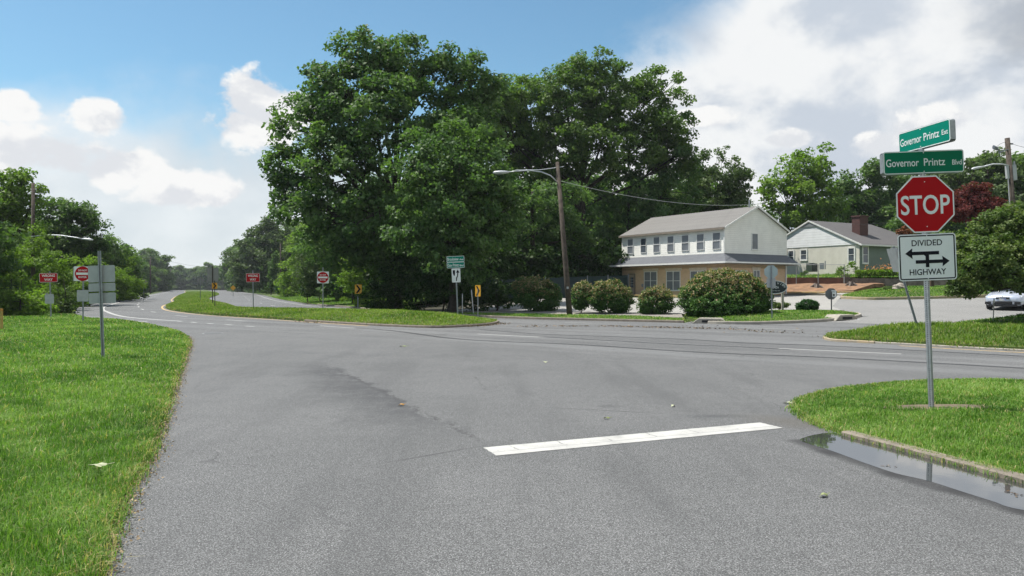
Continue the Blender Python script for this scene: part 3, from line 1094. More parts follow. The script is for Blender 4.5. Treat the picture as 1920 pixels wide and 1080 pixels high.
def trunk_mesh(base_r, height, lobes, anchors, seed, twigs=10, lean=(0, 0), fork=.42, tr=.05):
    rr = random.Random(seed)
    mb = MB()
    top = Vector((lean[0], lean[1], height))
    def axis(t):
        return Vector((lean[0] * t ** 1.5 + .12 * math.sin(3 * t + seed), lean[1] * t ** 1.5 + .1 * math.sin(4 * t + 1), height * t))
    ts = [0, .03, .08, .2, .35, .5, .65, .8, 1.0]
    mb.tube([axis(t) + Vector((0, 0, -.25 if t == 0 else 0)) for t in ts],
            [base_r * (1.5 if t == 0 else 1.18 if t < .05 else 1 - .78 * t) for t in ts], 10)
    for i, (c, q) in enumerate(lobes):
        c = Vector(c)
        t0 = min(.95, max(.22, fork + .35 * (c.z / height - .6) + rr.uniform(-.06, .06)))
        a = axis(t0)
        mid = a.lerp(c, .5) + Vector((rr.uniform(-.3, .3), rr.uniform(-.3, .3), -.06 * (c - a).length))
        r0 = base_r * (1 - .78 * t0) * .62
        mb.tube([a, a.lerp(mid, .5) + Vector((0, 0, .1)), mid, mid.lerp(c, .55), c], [r0, r0 * .85, r0 * .65, r0 * .5, r0 * .35], 7)
        mine = [p for p, k in anchors if k == i]
        rr.shuffle(mine)
        for p in mine[:twigs]:
            p = Vector(p)
            s = mid.lerp(c, rr.uniform(.2, 1))
            m_ = s.lerp(p, .5) + Vector((rr.uniform(-.2, .2), rr.uniform(-.2, .2), rr.uniform(-.15, .25)))
            mb.tube([s, m_, p], [r0 * .3, r0 * .2, tr * .4], 5, cap=False)
    return mb


def tree(name, label, cat, D, bpx, lobes, m_, leaf=.3, clump=1.0, cover=1.5, per=90, trunk=.35, seed=1, group=None, bz=None, bark=None, tip=0.,
         flat=.6, twigs=10, gap=.25, height=None, parts=('crown', 'trunk'), inner=.35, fork=.42, depth=.85, shell=.48):
    """lobes given as photo px (cx, cy, rx, ry[, dD])"""
    X = at(bpx, D)
    if bz is None:
        bz = float(H(X, D))
    root = thing(name, label, cat, (X, D, bz), group=group)
    L = []
    for l in lobes:
        dd = l[4] if len(l) > 4 else 0.
        Dl = D + dd
        c = (at(l[0], Dl) - X, dd, zat(l[1], Dl) - bz)
        rx, rz = l[2] * Dl / F, l[3] * Dl / F
        L.append((c, (rx, (rx * .5 + rz * .5) * depth, rz)))
    LV = Leaves(seed)
    an = fill_crown(LV, L, clump, cover, per, leaf, flat, tip, inner, gap, shell)
    o = bpy.data.objects.new(parts[0], LV.mesh(parts[0], m_))
    link(o, root)
    hz = height or max(l[0][2] for l in L) * .95
    if trunk:
        trunk_mesh(trunk, hz, L, an, seed, twigs, fork=fork).build(parts[1], bark or BARK, root, smooth=True)
    return root


DARKLEAF = leaf_mat('maple_leaf', (.046, .095, .036), (.094, .164, .056), (.162, .236, .088), .4)
MIDLEAF = leaf_mat('oak_leaf', (.043, .09, .03), (.088, .152, .046), (.15, .218, .074), .4)
LIMELEAF = leaf_mat('bright_leaf', (.075, .14, .02), (.145, .23, .034), (.22, .31, .06), .45)
OAKLEAF = leaf_mat('airy_oak_leaf', (.05, .10, .026), (.10, .165, .042), (.165, .235, .066), .42)
GREYLEAF = leaf_mat('grey_green_leaf', (.045, .08, .028), (.085, .13, .045), (.14, .19, .08), .34)
FARLEAF = leaf_mat('far_leaf', (.065, .115, .045), (.11, .17, .06), (.16, .22, .08), .4)
BUSHLEAF = leaf_mat('burning_bush_leaf', (.025, .075, .016), (.06, .13, .028), (.34, .25, .15), .26)
_rp = [n for n in BUSHLEAF.node_tree.nodes if n.type == 'VALTORGB'][0].color_ramp
_k = _rp.elements.new(.8); _k.color = (.10, .18, .045, 1)
_k = _rp.elements.new(.86); _k.color = (.31, .27, .13, 1)
BOXLEAF = leaf_mat('box_leaf', (.012, .05, .01), (.025, .085, .016), (.05, .125, .025), .2)
REDLEAF = leaf_mat('red_maple_leaf', (.07, .014, .016), (.13, .028, .03), (.21, .06, .055), .3)
OLIVELEAF = leaf_mat('crape_leaf', (.05, .095, .024), (.105, .155, .042), (.21, .24, .09), .34)
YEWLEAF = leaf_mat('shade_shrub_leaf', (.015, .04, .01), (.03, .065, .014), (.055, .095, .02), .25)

# the big stand behind the junction
tree('maple_tree', 'tallest broad dark maple with visible forked limbs, left side of the big stand', 'tree', 54, 742,
     [(700, 118, 78, 62), (775, 135, 75, 55, 1), (855, 150, 70, 58, 2), (640, 165, 72, 62, -1), (590, 235, 78, 68, 0), (700, 215, 95, 75, -2.5), (820, 230, 90, 75, 0),
      (905, 175, 42, 48, 3), (560, 305, 62, 62, 0), (640, 310, 85, 70, -3), (545, 375, 46, 48, 0), (610, 395, 72, 52, -2), (700, 400, 75, 60, -3.5), (890, 260, 50, 60, 2),
      (650, 460, 62, 48, -1), (735, 480, 70, 60, 0)],
     DARKLEAF, leaf=.30, clump=.88, cover=1.75, per=84, trunk=.5, seed=11, twigs=14, gap=.24, height=15.5, fork=.38, inner=.22)
tree('leafy_tree', 'rounded mid green tree standing in front of the tall maple, lighter top', 'tree', 47, 850,
     [(840, 275, 82, 62), (790, 330, 60, 65, -1), (900, 330, 65, 75, 0), (845, 370, 85, 75, -1.5), (790, 430, 66, 62, 0), (905, 440, 62, 60, 0), (850, 480, 80, 60, -1), (940, 380, 40, 55, 1)],
     DARKLEAF, leaf=.24, clump=.72, cover=1.45, per=85, trunk=.3, seed=12, gap=.25, height=9)
tree('oak_tree', 'tall green oak with airy open top, right of the tall maple', 'tree', 75, 1090,
     [(1110, 150, 62, 56), (1060, 190, 70, 62, -1), (1150, 200, 75, 65, 0), (1230, 165, 46, 44, 1), (1005, 215, 66, 72, 1), (1250, 225, 52, 52, 0), (1105, 270, 82, 66, -2), (1190, 275, 70, 52, 0), (1010, 310, 70, 60, 0), (960, 190, 40, 42, 3), (1270, 290, 36, 42, 1), (950, 280, 50, 60, 3), (945, 205, 46, 50, -2), (925, 250, 40, 50, -3), (905, 215, 40, 45, -4), (970, 250, 50, 50, -2)],
     OAKLEAF, leaf=.31, clump=.92, cover=1.8, per=92, trunk=.46, seed=13, twigs=14, gap=.26, height=17, fork=.45, inner=.15)
tree('oak_tree', 'dark green tree below the airy oak, behind the left end of the long roof', 'tree', 76, 1180,
     [(1200, 345, 66, 62), (1265, 330, 60, 72, 0), (1150, 375, 55, 55, 1), (1225, 400, 80, 50, -1), (1130, 440, 50, 50, 2), (1290, 385, 40, 40, 0)],
     DARKLEAF, leaf=.3, clump=.9, cover=1.3, per=80, trunk=.4, seed=14, gap=.42, height=10)
tree('oak_tree', 'dark tree with bare lower trunk behind the wooden lamp pole', 'tree', 66, 1000,
     [(1000, 395, 75, 60), (1060, 385, 62, 55, 1), (960, 440, 60, 60, 0), (1030, 460, 70, 40, 2), (1085, 430, 40, 45, 2)],
     DARKLEAF, leaf=.28, clump=.85, cover=1.2, per=80, trunk=.38, seed=15, gap=.4, height=9.5)
tree('grey_green_tree', 'grey green feathery tree rising behind the long shingle roof', 'tree', 80, 1345,
     [(1345, 325, 50, 48), (1375, 345, 32, 46, 0), (1320, 370, 52, 48, 1), (1365, 385, 42, 34, 0), (1300, 330, 35, 40, 2)],
     GREYLEAF, leaf=.28, clump=.8, cover=1.35, per=80, trunk=.3, seed=16, gap=.35, height=9)
# understorey in deep shade at the foot of the stand
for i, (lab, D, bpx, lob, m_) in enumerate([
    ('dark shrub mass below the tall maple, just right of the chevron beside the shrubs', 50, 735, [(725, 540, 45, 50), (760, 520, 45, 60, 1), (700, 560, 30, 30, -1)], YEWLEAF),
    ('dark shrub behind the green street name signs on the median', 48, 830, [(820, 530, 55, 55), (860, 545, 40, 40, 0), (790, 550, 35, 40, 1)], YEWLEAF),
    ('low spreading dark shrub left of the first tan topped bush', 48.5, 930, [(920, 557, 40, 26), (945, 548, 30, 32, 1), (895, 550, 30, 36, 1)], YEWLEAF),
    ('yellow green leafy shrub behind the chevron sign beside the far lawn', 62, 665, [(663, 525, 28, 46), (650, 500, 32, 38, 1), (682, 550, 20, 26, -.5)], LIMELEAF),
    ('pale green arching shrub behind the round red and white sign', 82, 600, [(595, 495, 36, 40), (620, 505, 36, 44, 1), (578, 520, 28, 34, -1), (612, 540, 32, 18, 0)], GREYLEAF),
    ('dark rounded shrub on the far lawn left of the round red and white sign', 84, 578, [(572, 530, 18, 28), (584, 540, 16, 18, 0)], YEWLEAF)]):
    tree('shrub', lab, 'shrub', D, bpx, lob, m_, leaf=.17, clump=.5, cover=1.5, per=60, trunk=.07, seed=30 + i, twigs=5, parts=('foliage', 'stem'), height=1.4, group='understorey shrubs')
# big shade shrubs deeper in, closing the view under the crowns
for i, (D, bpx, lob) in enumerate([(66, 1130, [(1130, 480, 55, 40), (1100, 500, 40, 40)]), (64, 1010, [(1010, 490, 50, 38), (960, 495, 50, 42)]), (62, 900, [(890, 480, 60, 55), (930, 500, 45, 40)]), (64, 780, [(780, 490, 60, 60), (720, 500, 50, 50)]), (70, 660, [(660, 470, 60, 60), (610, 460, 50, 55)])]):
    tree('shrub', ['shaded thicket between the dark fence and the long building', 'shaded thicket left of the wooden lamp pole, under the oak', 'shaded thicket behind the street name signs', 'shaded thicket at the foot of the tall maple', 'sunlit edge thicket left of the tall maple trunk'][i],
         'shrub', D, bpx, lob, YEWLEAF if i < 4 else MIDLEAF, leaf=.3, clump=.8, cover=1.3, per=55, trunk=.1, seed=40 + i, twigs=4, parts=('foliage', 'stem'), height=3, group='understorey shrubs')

# tan topped bushes along the car park
BUSHES = [
    ('tan topped rounded bush left of the wooden lamp pole', 46, 1010, [(1008, 552, 40, 30), (985, 547, 26, 28, .3), (1030, 557, 22, 25, 0)]),
    ('small tan topped bush touching a larger one, right of the lamp pole', 43.2, 1094, [(1094, 553, 20, 25), (1088, 560, 17, 20)]),
    ('large rounded tan topped bush touching the small one beside the lamp pole', 42.8, 1146, [(1145, 558, 36, 31), (1125, 556, 22, 27, -.2), (1165, 562, 22, 24)]),
    ('lone medium round bush in front of the brick shop windows', 41.5, 1229, [(1229, 565, 30, 25), (1215, 569, 19, 19), (1245, 568, 19, 19)]),
    ('huge spreading tan topped bush at the corner of the car park', 38.4, 1360, [(1360, 550, 72, 42), (1315, 560, 40, 34, -.2), (1405, 560, 40, 34), (1340, 535, 40, 27), (1385, 540, 40, 26), (1360, 573, 66, 27, -.8), (1320, 575, 34, 22, -.4), (1400, 575, 34, 22, -.4)])]
for i, (lab, D, bpx, lob) in enumerate(BUSHES):
    tree('burning_bush', lab, 'bush', D, bpx, lob, BUSHLEAF, leaf=.10, clump=.21, cover=3.4, per=36, trunk=.035, seed=60 + i, twigs=5, tip=.55, gap=.04,
         parts=('foliage', 'stem'), height=1.0, group='tan topped bushes along the car park', flat=.75, inner=.12, shell=.24)
tree('box_shrub', 'clipped round dark green shrub on the corner lawn by the oval sign', 'shrub', 39.8, 1514, [(1514, 575, 19, 13), (1507, 577, 13, 10), (1523, 577, 12, 10)], BOXLEAF, leaf=.065, clump=.12, cover=3.6, per=34, trunk=.03, seed=70, twigs=4, gap=.02, shell=.2, inner=.1, parts=('foliage', 'stem'), height=.5)
tree('box_shrub', 'low flat shrub at the foot of the oval sign post', 'shrub', 41.2, 1463, [(1463, 572, 13, 6), (1456, 573, 8, 5), (1471, 573, 8, 5)], OLIVELEAF, leaf=.08, clump=.14, cover=2.2, per=30, trunk=.02, seed=71, twigs=4, gap=.1, parts=('foliage', 'stem'), height=.3)
tree('box_shrub', 'low mound shrub beside the boulder on the street corner lawn', 'shrub', 57, 1669, [(1669, 543, 15, 7), (1660, 545, 9, 5), (1678, 545, 8, 4)], OLIVELEAF, leaf=.11, clump=.2, cover=2.0, per=30, trunk=.02, seed=72, twigs=4, gap=.1, parts=('foliage', 'stem'), height=.4)

# the spreading tree over the parked car at the right
tree('crape_myrtle', 'broad fine leaved tree overhanging the parked silver car', 'tree', 30.5, 1938,
     [(1900, 440, 75, 52), (1840, 470, 55, 48, 0), (1960, 450, 80, 70, 0), (1870, 495, 75, 50, -1), (1830, 515, 50, 34, 0), (1950, 503, 80, 42, -1.2), (1850, 524, 40, 18, .5), (1805, 470, 30, 30, .3), (1900, 410, 50, 26, .5), (1990, 500, 80, 60, .5), (1800, 500, 34, 38, .2), (1808, 535, 28, 24, .4), (1786, 458, 24, 28, .6)],
     OLIVELEAF, leaf=.125, clump=.33, cover=2.3, per=62, trunk=.14, seed=80, twigs=14, gap=.08, height=2.9, bz=1.0, fork=.2, inner=.3)
tree('red_maple', 'dark red leaved tree behind the STOP sign', 'tree', 52, 1825, [(1820, 370, 38, 26), (1790, 385, 30, 24, 0), (1850, 385, 30, 22, 0), (1810, 395, 40, 24, -.5), (1868, 388, 18, 16, .5)],
     REDLEAF, leaf=.17, clump=.42, cover=1.8, per=60, trunk=.16, seed=81, gap=.12, height=5, bz=2.4)
tree('red_shrub', 'small reddish shrub showing below the STOP sign, beside the house end', 'shrub', 70, 1697, [(1697, 436, 11, 9), (1704, 440, 10, 8)], leaf_mat('rust_leaf', (.12, .04, .02), (.2, .07, .03), (.28, .12, .06), .25), leaf=.2, clump=.35, cover=1.6, per=40, trunk=.05, seed=82, twigs=3, parts=('foliage', 'stem'), height=3.4, bz=2.6)

# trees behind the houses
tree('bright_tree', 'sunlit bright green tree between the long building and the low house', 'tree', 92, 1500,
     [(1500, 320, 46, 40), (1540, 315, 32, 36, 0), (1465, 350, 42, 36, 0), (1520, 365, 52, 40, -1), (1455, 385, 38, 34, 0), (1545, 390, 45, 34, 0), (1495, 400, 60, 36, 0)],
     LIMELEAF, leaf=.42, clump=1.15, cover=1.4, per=75, trunk=.4, seed=90, gap=.3, height=11)
tree('leafy_tree', 'mid green tree behind the brick chimney of the low house', 'tree', 98, 1630,
     [(1640, 335, 42, 40), (1600, 360, 50, 42, 0), (1665, 375, 48, 44, 0), (1570, 390, 40, 40, 0), (1630, 410, 65, 32, -1), (1690, 340, 30, 35, 1)],
     MIDLEAF, leaf=.42, clump=1.1, cover=1.4, per=75, trunk=.4, seed=91, gap=.25, height=11)
tree('leafy_tree', 'pale green wooded crown rising behind the red leaved tree', 'tree', 80, 1850,
     [(1850, 330, 62, 34), (1800, 345, 45, 36, 0), (1900, 325, 52, 44, 0), (1880, 375, 70, 42, -1), (1760, 355, 40, 40, 1), (1945, 350, 40, 50, 0)],
     GREYLEAF, leaf=.36, clump=1.0, cover=1.45, per=75, trunk=.35, seed=92, gap=.25, height=12, bz=3.0)
# bare twigs standing out of that crown
tw = MB()
rt = random.Random(3)
X0, Y0 = at(1812, 79), 79.0
for k in range(9):
    bx = at(1785 + k * 11 + rt.uniform(-4, 4), 79)
    p0 = Vector((bx, Y0, zat(345, 79)))
    p1 = p0 + Vector((rt.uniform(-.5, .5), 0, rt.uniform(1.6, 2.9)))
    tw.tube([p0, p0.lerp(p1, .5) + Vector((rt.uniform(-.15, .15), 0, 0)), p1], [.05, .035, .012], 4)
    for q in range(3):
        s = p0.lerp(p1, rt.uniform(.4, .9))
        tw.tube([s, s + Vector((rt.uniform(-.6, .6), rt.uniform(-.3, .3), rt.uniform(.3, .8)))], [.02, .008], 3)
tw.tube([(X0, Y0, 3), (X0, Y0, zat(350, 79))], [.16, .06], 7)
tag(tw.build('bare_tree', BARK), 'leafless grey twigs poking out above the wooded crown', 'tree')

# ---- generic trees, copied along the highway and behind the houses
def proto(seed, m_, h=10., w=4.2, leaf=.32, per=92, n=12, low=.0):
    rr = random.Random(seed)
    L = [((0, 0, h * .78), (w * .55, w * .55, h * .22)), ((0, 0, h * .5), (w * .8, w * .8, h * .3))]
    for k in range(n):
        a = 2 * math.pi * k / n + rr.uniform(-.3, .3)
        zz = rr.uniform(low + .05, .75)
        q = w * rr.uniform(.4, .7) * (1 - .5 * max(0, zz - .45))
        L.append(((math.cos(a) * q, math.sin(a) * q, h * zz), (w * rr.uniform(.35, .5), w * rr.uniform(.35, .5), h * rr.uniform(.12, .2))))
    LV = Leaves(seed)
    for k in range(7):
        a = 2 * math.pi * k / 7 + .4
        L.append(((math.cos(a) * w * .5, math.sin(a) * w * .5, h * .1), (w * .42, w * .42, h * .11)))
    an = fill_crown(LV, L, .95, 1.2, per, leaf, inner=.2, gap=.25)
    return LV.mesh('crown', m_), trunk_mesh(.24, h * .75, L, an, seed, 3).build('trunk', BARK)


PROT = []
for sd, m_, lf, lo_ in ((201, MIDLEAF, .31, .12), (202, LIMELEAF, .31, .1), (203, FARLEAF, .42, .1), (204, DARKLEAF, .31, .1)):
    cm, to = proto(sd, m_, leaf=lf, low=0.)
    COL.objects.unlink(to)
    PROT.append((cm, to.data))


def plant(kind, x, y, h, wscale, label, group, rz=0., name='roadside_tree', z=None):
    cm, tm = PROT[kind]
    r_ = thing(name, label, 'tree', (x, y, float(H(x, y)) - .1 if z is None else z), (0, 0, rz), group)
    s = h / 10.
    for nm, me in (('crown', cm), ('trunk', tm)):
        o = bpy.data.objects.new(nm, me)
        link(o, r_)
        o.scale = (s * wscale, s * wscale, s)
    return r_


rp_ = random.Random(7)
LA = np.array(LEFTS)[::1]
def left_edge(y):
    return float(np.interp(y, LA[:, 1], LA[:, 0]))
def right_edge(y):
    P = np.array(RIGHTS)[::-1]
    return float(np.interp(y, P[:, 1], P[:, 0]))
k = 0
y = 112.
while y < 560:
    x = left_edge(y) - (9 if y < 220 else 6) - rp_.uniform(0, 3)
    plant([1, 0, 2, 1, 3][k % 5] if y < 260 else 2, x, y, (rp_.uniform(8.5, 11.) if y < 190 else rp_.uniform(9, 11.5) if y < 330 else rp_.uniform(16, 20)), rp_.uniform(.95, 1.25), 'rounded green tree in the receding row left of the highway', 'row of trees left of the highway', rp_.uniform(0, 6))
    if k % 2 == 0:
        plant([0, 3, 2][k % 3], x - 9, y + 4, rp_.uniform(9.5, 12.5), 1.2, 'taller tree behind the receding row left of the highway', 'second row left of the highway', rp_.uniform(0, 6))
    y += 7.5 + y * .025
    k += 1
k = 0
y = 112.
while y < 520:
    x = right_edge(y) + (19 if y < 135 else 13 if y < 175 else 8) + rp_.uniform(0, 3)
    plant([3, 0, 1, 2][k % 4] if y < 240 else 2, x - (3 if y > 250 else 0), y, (rp_.uniform(14.5, 17) if y < 200 else rp_.uniform(18, 22) if y < 350 else rp_.uniform(21, 25)), rp_.uniform(.9, 1.1), 'tall leafy tree in the receding row right of the highway', 'row of trees right of the highway', rp_.uniform(0, 6))
    if k % 2:
        plant([0, 3, 2][k % 3], x + 9, y + 2, rp_.uniform(13, 16), 1.0, 'tall tree behind the receding row right of the highway', 'second row right of the highway', rp_.uniform(0, 6))
    y += 8.5 + y * .03
    k += 1
for k in range(16):
    px = 318 + k * 9
    D = 600 + 40 * math.sin(k * 2.1)
    plant(2, at(px, D), D, rp_.uniform(15, 19) + (2 if 5 < k < 12 else 0), 1.1, 'distant hazy tree closing the view where the highway ends', 'distant trees at the end of the highway', rp_.uniform(0, 6))
tree('leafy_tree', 'tall grey green tree rising left of the tall maple, above the wooden pole', 'tree', 190, 516,
     [(497, 438, 26, 28), (470, 462, 30, 32, 0), (520, 455, 30, 42, 0), (500, 490, 42, 40, -1), (455, 495, 30, 36, 0), (535, 500, 34, 45, -1), (480, 520, 40, 26, -1)],
     GREYLEAF, leaf=.62, clump=1.7, cover=1.5, per=85, trunk=.4, seed=95, gap=.25, height=9)
tree('leafy_tree', 'dark green tree at the left tip of the row right of the highway', 'tree', 330, 464,
     [(442, 485, 22, 24), (425, 505, 16, 22, 0), (455, 505, 24, 30, 0), (438, 522, 26, 18, 0)],
     MIDLEAF, leaf=1.0, clump=2.6, cover=1.5, per=70, trunk=.5, seed=96, gap=.3, height=8)
twb = MB()
rtb = random.Random(8)
for q in range(16):
    p0 = Vector((at(440, 326), 326, zat(512, 326)))
    p1 = Vector((at(420 + rtb.uniform(-10, 14), 326), 326 + rtb.uniform(-2, 2), zat(rtb.uniform(468, 500), 326)))
    twb.tube([p0, p0.lerp(p1, .5) + Vector((rtb.uniform(-.5, .5), 0, .5)), p1], [.22, .14, .06], 4)
twb.tube([(at(462, 326), 326, 0), (at(455, 326), 326, zat(525, 326)), (at(440, 326), 326, zat(511, 326))], [.4, .3, .2], 6)
tag(twb.build('bare_tree', BARK), 'leafless dead twigs at the left tip of the far row right of the highway', 'tree')
# behind the stand and the houses
for k, (px, D, h, kd) in enumerate([(585, 128, 13, 1), (625, 112, 12.5, 0), (655, 100, 11, 3), (700, 84, 15, 3), (770, 88, 16, 0), (840, 84, 15, 3), (910, 88, 16, 3), (980, 92, 15, 0), (1045, 86, 14, 3), (1110, 92, 15, 3), (1170, 86, 13, 0), (1230, 92, 14, 3), (1290, 98, 15, 0), (1345, 104, 14, 3)]):
    plant(kd, at(px, D), D, h, 1.05, 'background tree glimpsed between the trunks of the big stand', 'background trees behind the big stand', k * 1.3, 'background_tree')
for k, (px, D, h, kd) in enumerate([(1405, 112, 11, 0), (1440, 118, 12, 3), (1570, 125, 14, 0), (1610, 118, 13, 3), (1720, 112, 17, 3), (1770, 118, 16, 0), (1800, 104, 15, 2), (1870, 110, 19, 2), (1930, 104, 19, 0), (1980, 98, 17, 2), (1745, 84, 10.5, 3)]):
    plant(kd, at(px, D), D, h, 1.1, 'background tree beyond the low house and its neighbours', 'background trees behind the houses', k * 1.7, 'background_tree', 2.0)
# left of the highway, by the junction
tree('bright_tree', 'tall tree with loose upright top at the left edge of the picture', 'tree', 62, 22,
     [(20, 355, 32, 40), (45, 345, 22, 30, 0), (-10, 370, 40, 55, 0), (68, 365, 13, 26, 0), (25, 420, 50, 48, 0), (-25, 430, 50, 55, 0), (35, 480, 50, 40, -2)],
     LIMELEAF, leaf=.27, clump=.8, cover=1.3, per=105, trunk=.3, seed=100, gap=.42, height=10.5)
tree('maple_tree', 'dense dark green tree behind the curved lamp arm on the left', 'tree', 74, 140,
     [(130, 410, 46, 38), (165, 420, 32, 40, 0), (95, 430, 40, 45, 0), (150, 470, 48, 45, 0), (110, 490, 48, 42, 0), (180, 480, 20, 36, 0)],
     MIDLEAF, leaf=.29, clump=.95, cover=1.5, per=115, trunk=.32, seed=101, gap=.18, height=8)
for i, (lab, D, bpx, lob, m_) in enumerate([
    ('bright leafy shrub at the left picture edge under the tall loose tree', 50, 5, [(5, 500, 45, 60), (-40, 510, 50, 70), (40, 540, 32, 42, -1)], LIMELEAF),
    ('wide grey green shrub left of the red WRONG WAY sign', 44.5, 40, [(30, 560, 38, 38), (60, 575, 28, 24, -.5), (-10, 565, 35, 38)], LIMELEAF),
    ('leafy bank of brambles behind the red WRONG WAY sign', 56, 95, [(95, 510, 40, 42), (70, 470, 34, 42, 2), (120, 540, 32, 38, 0), (85, 560, 32, 28, -2)], LIMELEAF),
    ('drooping grey shrub right of the red WRONG WAY sign', 48, 120, [(115, 565, 16, 28), (105, 575, 14, 20), (124, 578, 10, 16)], GREYLEAF),
    ('low sapling mass behind the round red sign on the left verge', 68, 165, [(165, 520, 30, 42), (145, 550, 26, 28, -1), (190, 535, 24, 34, 2)], LIMELEAF),
    ('yellow green shrub where the verge narrows beyond the grey sign backs', 88, 222, [(222, 530, 28, 32), (205, 545, 20, 20), (245, 535, 20, 26, 4)], LIMELEAF)]):
    tree('shrub', lab, 'shrub', D, bpx, lob, m_, leaf=.18, clump=.6, cover=1.6, per=88, trunk=.06, seed=110 + i, twigs=5, parts=('foliage', 'stem'), height=2.2, group='shrubs along the left verge')
for k, (px, D, h, kd) in enumerate([(-40, 70, 11, 0), (10, 82, 10.5, 3), (55, 84, 10, 0), (90, 90, 11, 1), (200, 100, 8.5, 1), (225, 112, 8.5, 0), (-120, 60, 12, 1), (-90, 46, 9, 0), (-170, 44, 10, 3), (170, 92, 9, 0)]):
    plant(kd, at(px, D), D, h, 1.1, 'wood edge tree behind the shrubs on the left verge', 'wood edge trees left of the junction', k * 1.1)
tree('cypress_shrub', 'narrow pointed evergreen beside the wooden pole on the far lawn', 'shrub', 165, 509, [(510, 530, 8, 16), (513, 510, 7, 20), (516, 488, 5, 16)], MIDLEAF, leaf=.4, clump=.8, cover=1.8, per=50, trunk=.12, seed=130, twigs=2, gap=.1, height=4)
tree('box_shrub', 'trimmed round shrub at the foot of the wooden pole on the far lawn', 'shrub', 156, 526, [(524, 546, 8, 9)], BOXLEAF, leaf=.35, clump=.6, cover=1.8, per=40, trunk=.05, seed=131, twigs=2, gap=.05, parts=('foliage', 'stem'), height=.6)
# ------------------------------------------------------------------ lettering
_TXT = {}


def text_obj(txt, cap, mat_, parent, width=None, loc=(0, 0, 0), bold=0., name='lettering', depth=.0008, spacing=1.0, squeeze=None):
    key = (txt, bold, spacing)
    if key not in _TXT:
        cu = bpy.data.curves.new('lettering', 'FONT')
        cu.body = txt
        cu.align_x = 'CENTER'
        cu.size = 1
        cu.offset = bold
        cu.space_character = spacing
        cu.resolution_u = 4
        cu.extrude = .002
        o = bpy.data.objects.new('lettering', cu)
        COL.objects.link(o)
        bpy.context.view_layer.update()
        me = bpy.data.meshes.new_from_object(o.evaluated_get(bpy.context.evaluated_depsgraph_get()))
        COL.objects.unlink(o)
        bpy.data.objects.remove(o)
        n = len(me.vertices)
        co = np.empty(n * 3)
        me.vertices.foreach_get('co', co)
        _TXT[key] = (co.reshape(-1, 3), [tuple(p.vertices) for p in me.polygons])
    co, fs = _TXT[key]
    x0, x1 = co[:, 0].min(), co[:, 0].max()
    s = cap / .727
    sx_ = (width / (x1 - x0)) if width else s * (squeeze or 1.)
    mb = MB()
    vs = [((p[0] - (x0 + x1) / 2) * sx_ + loc[0], loc[1] - p[2] / .002 * depth, p[1] * s + loc[2]) for p in co]
    mb._add(vs, fs)
    return mb.build(name, mat_, parent)


def letters_arc(txt, cap, mat_, parent, rx, rz, a0, a1, loc, bold=.01):
    """lettering set along an elliptical arc"""
    root = MB()
    for k, ch in enumerate(txt):
        a = a0 + (a1 - a0) * k / (len(txt) - 1)
        tmp = text_obj(ch, cap, mat_, None, name='lettering', bold=bold)
        vs = [v.co.copy() for v in tmp.data.vertices]
        fs = [tuple(p.vertices) for p in tmp.data.polygons]
        bpy.data.objects.remove(tmp)
        ang = math.atan2(rz * math.cos(a), rx * math.sin(a))
        th = math.pi / 2 - a
        c_, s_ = math.cos(-th * .8), math.sin(-th * .8)
        root._add([(loc[0] + rx * math.cos(a) + v.x * c_ - v.z * s_, loc[1] + v.y, loc[2] + rz * math.sin(a) + v.x * s_ + v.z * c_) for v in vs], fs)
    return root.build('lettering', mat_, parent)


# ------------------------------------------------------------------ signs (face towards -y)
def panel(parent, z, outline_fn, face_mat, border_mat=None, border=.02, inset=0., name='sign_panel', rot=0., y=0., x=0., back=None, label=None):
    """aluminium plate with a coloured face and, if given, a border ring; returns the plate (a part)"""
    mb = MB()
    mb.prism(outline_fn(0), 0, .003)
    o = mb.build(name, back or ALU, parent)
    o.location = (x, y, z)
    o.rotation_euler = (0, 0, rot)
    if label:
        o['label'] = label
    if face_mat:
        MB().prism(outline_fn(.0015), -.0012, -.0002).build('face', face_mat, o)
    if border_mat:
        MB().ring(outline_fn(inset + .0015), outline_fn(inset + border), -.0024, -.0013).build('border', border_mat, o)
    return o


def rr_fn(w, h, r):
    return lambda i: rrect(w - 2 * i, h - 2 * i, max(r - i, .004))


def oct_fn(w):
    return lambda i: octagon(w - 2 * i)


def post(parent, top, w=.05, bottom=-.3, m_=None, y=.03, square=False, holes=False, mat_hole=None):
    mb = MB()
    if square:
        R = Matrix.Rotation(math.radians(38), 3, 'Z')
        mb.box((0, y, (top + bottom) / 2), (w, w, top - bottom), 0, R)
        if holes:
            z = .06
            while z < top - .03:
                for sx_, sy_ in ((-1, 0), (0, -1)):
                    c = R @ Vector((sx_ * (w / 2 + .0006), sy_ * (w / 2 + .0006), 0))
                    n_ = (R @ Vector((sx_, sy_, 0))).normalized()
                    t_ = n_.cross(Vector((0, 0, 1)))
                    ring = [Vector((c.x, c.y + y, z)) + t_ * .0065 * math.cos(a) + Vector((0, 0, .0065 * math.sin(a))) for a in [k * math.pi / 4 for k in range(8)]]
                    mb._add(ring, [tuple(range(7, -1, -1))], 1)
                z += .0254
    else:
        # folded channel section
        t_ = .004
        mb.box((0, y, (top + bottom) / 2), (w * .5, t_, top - bottom))
        for s_ in (-1, 1):
            mb.box((s_ * w * .29, y - .012, (top + bottom) / 2), (t_, .03, top - bottom))
            mb.box((s_ * w * .42, y - .025, (top + bottom) / 2), (w * .24, t_, top - bottom))
    return mb.build('post', [m_ or GALV, HOLE], parent)


def bolts(parent, pts, r=.007):
    for x, z in pts:
        MB().prism(circle(r, 8, x, z), -.007, -.002).build('bolt', SIGNWHITE, parent)


def facing(x, y):
    """rotation that turns a sign square to the road user at the camera's side of the junction"""
    return math.atan2(-x, y) * -1.0


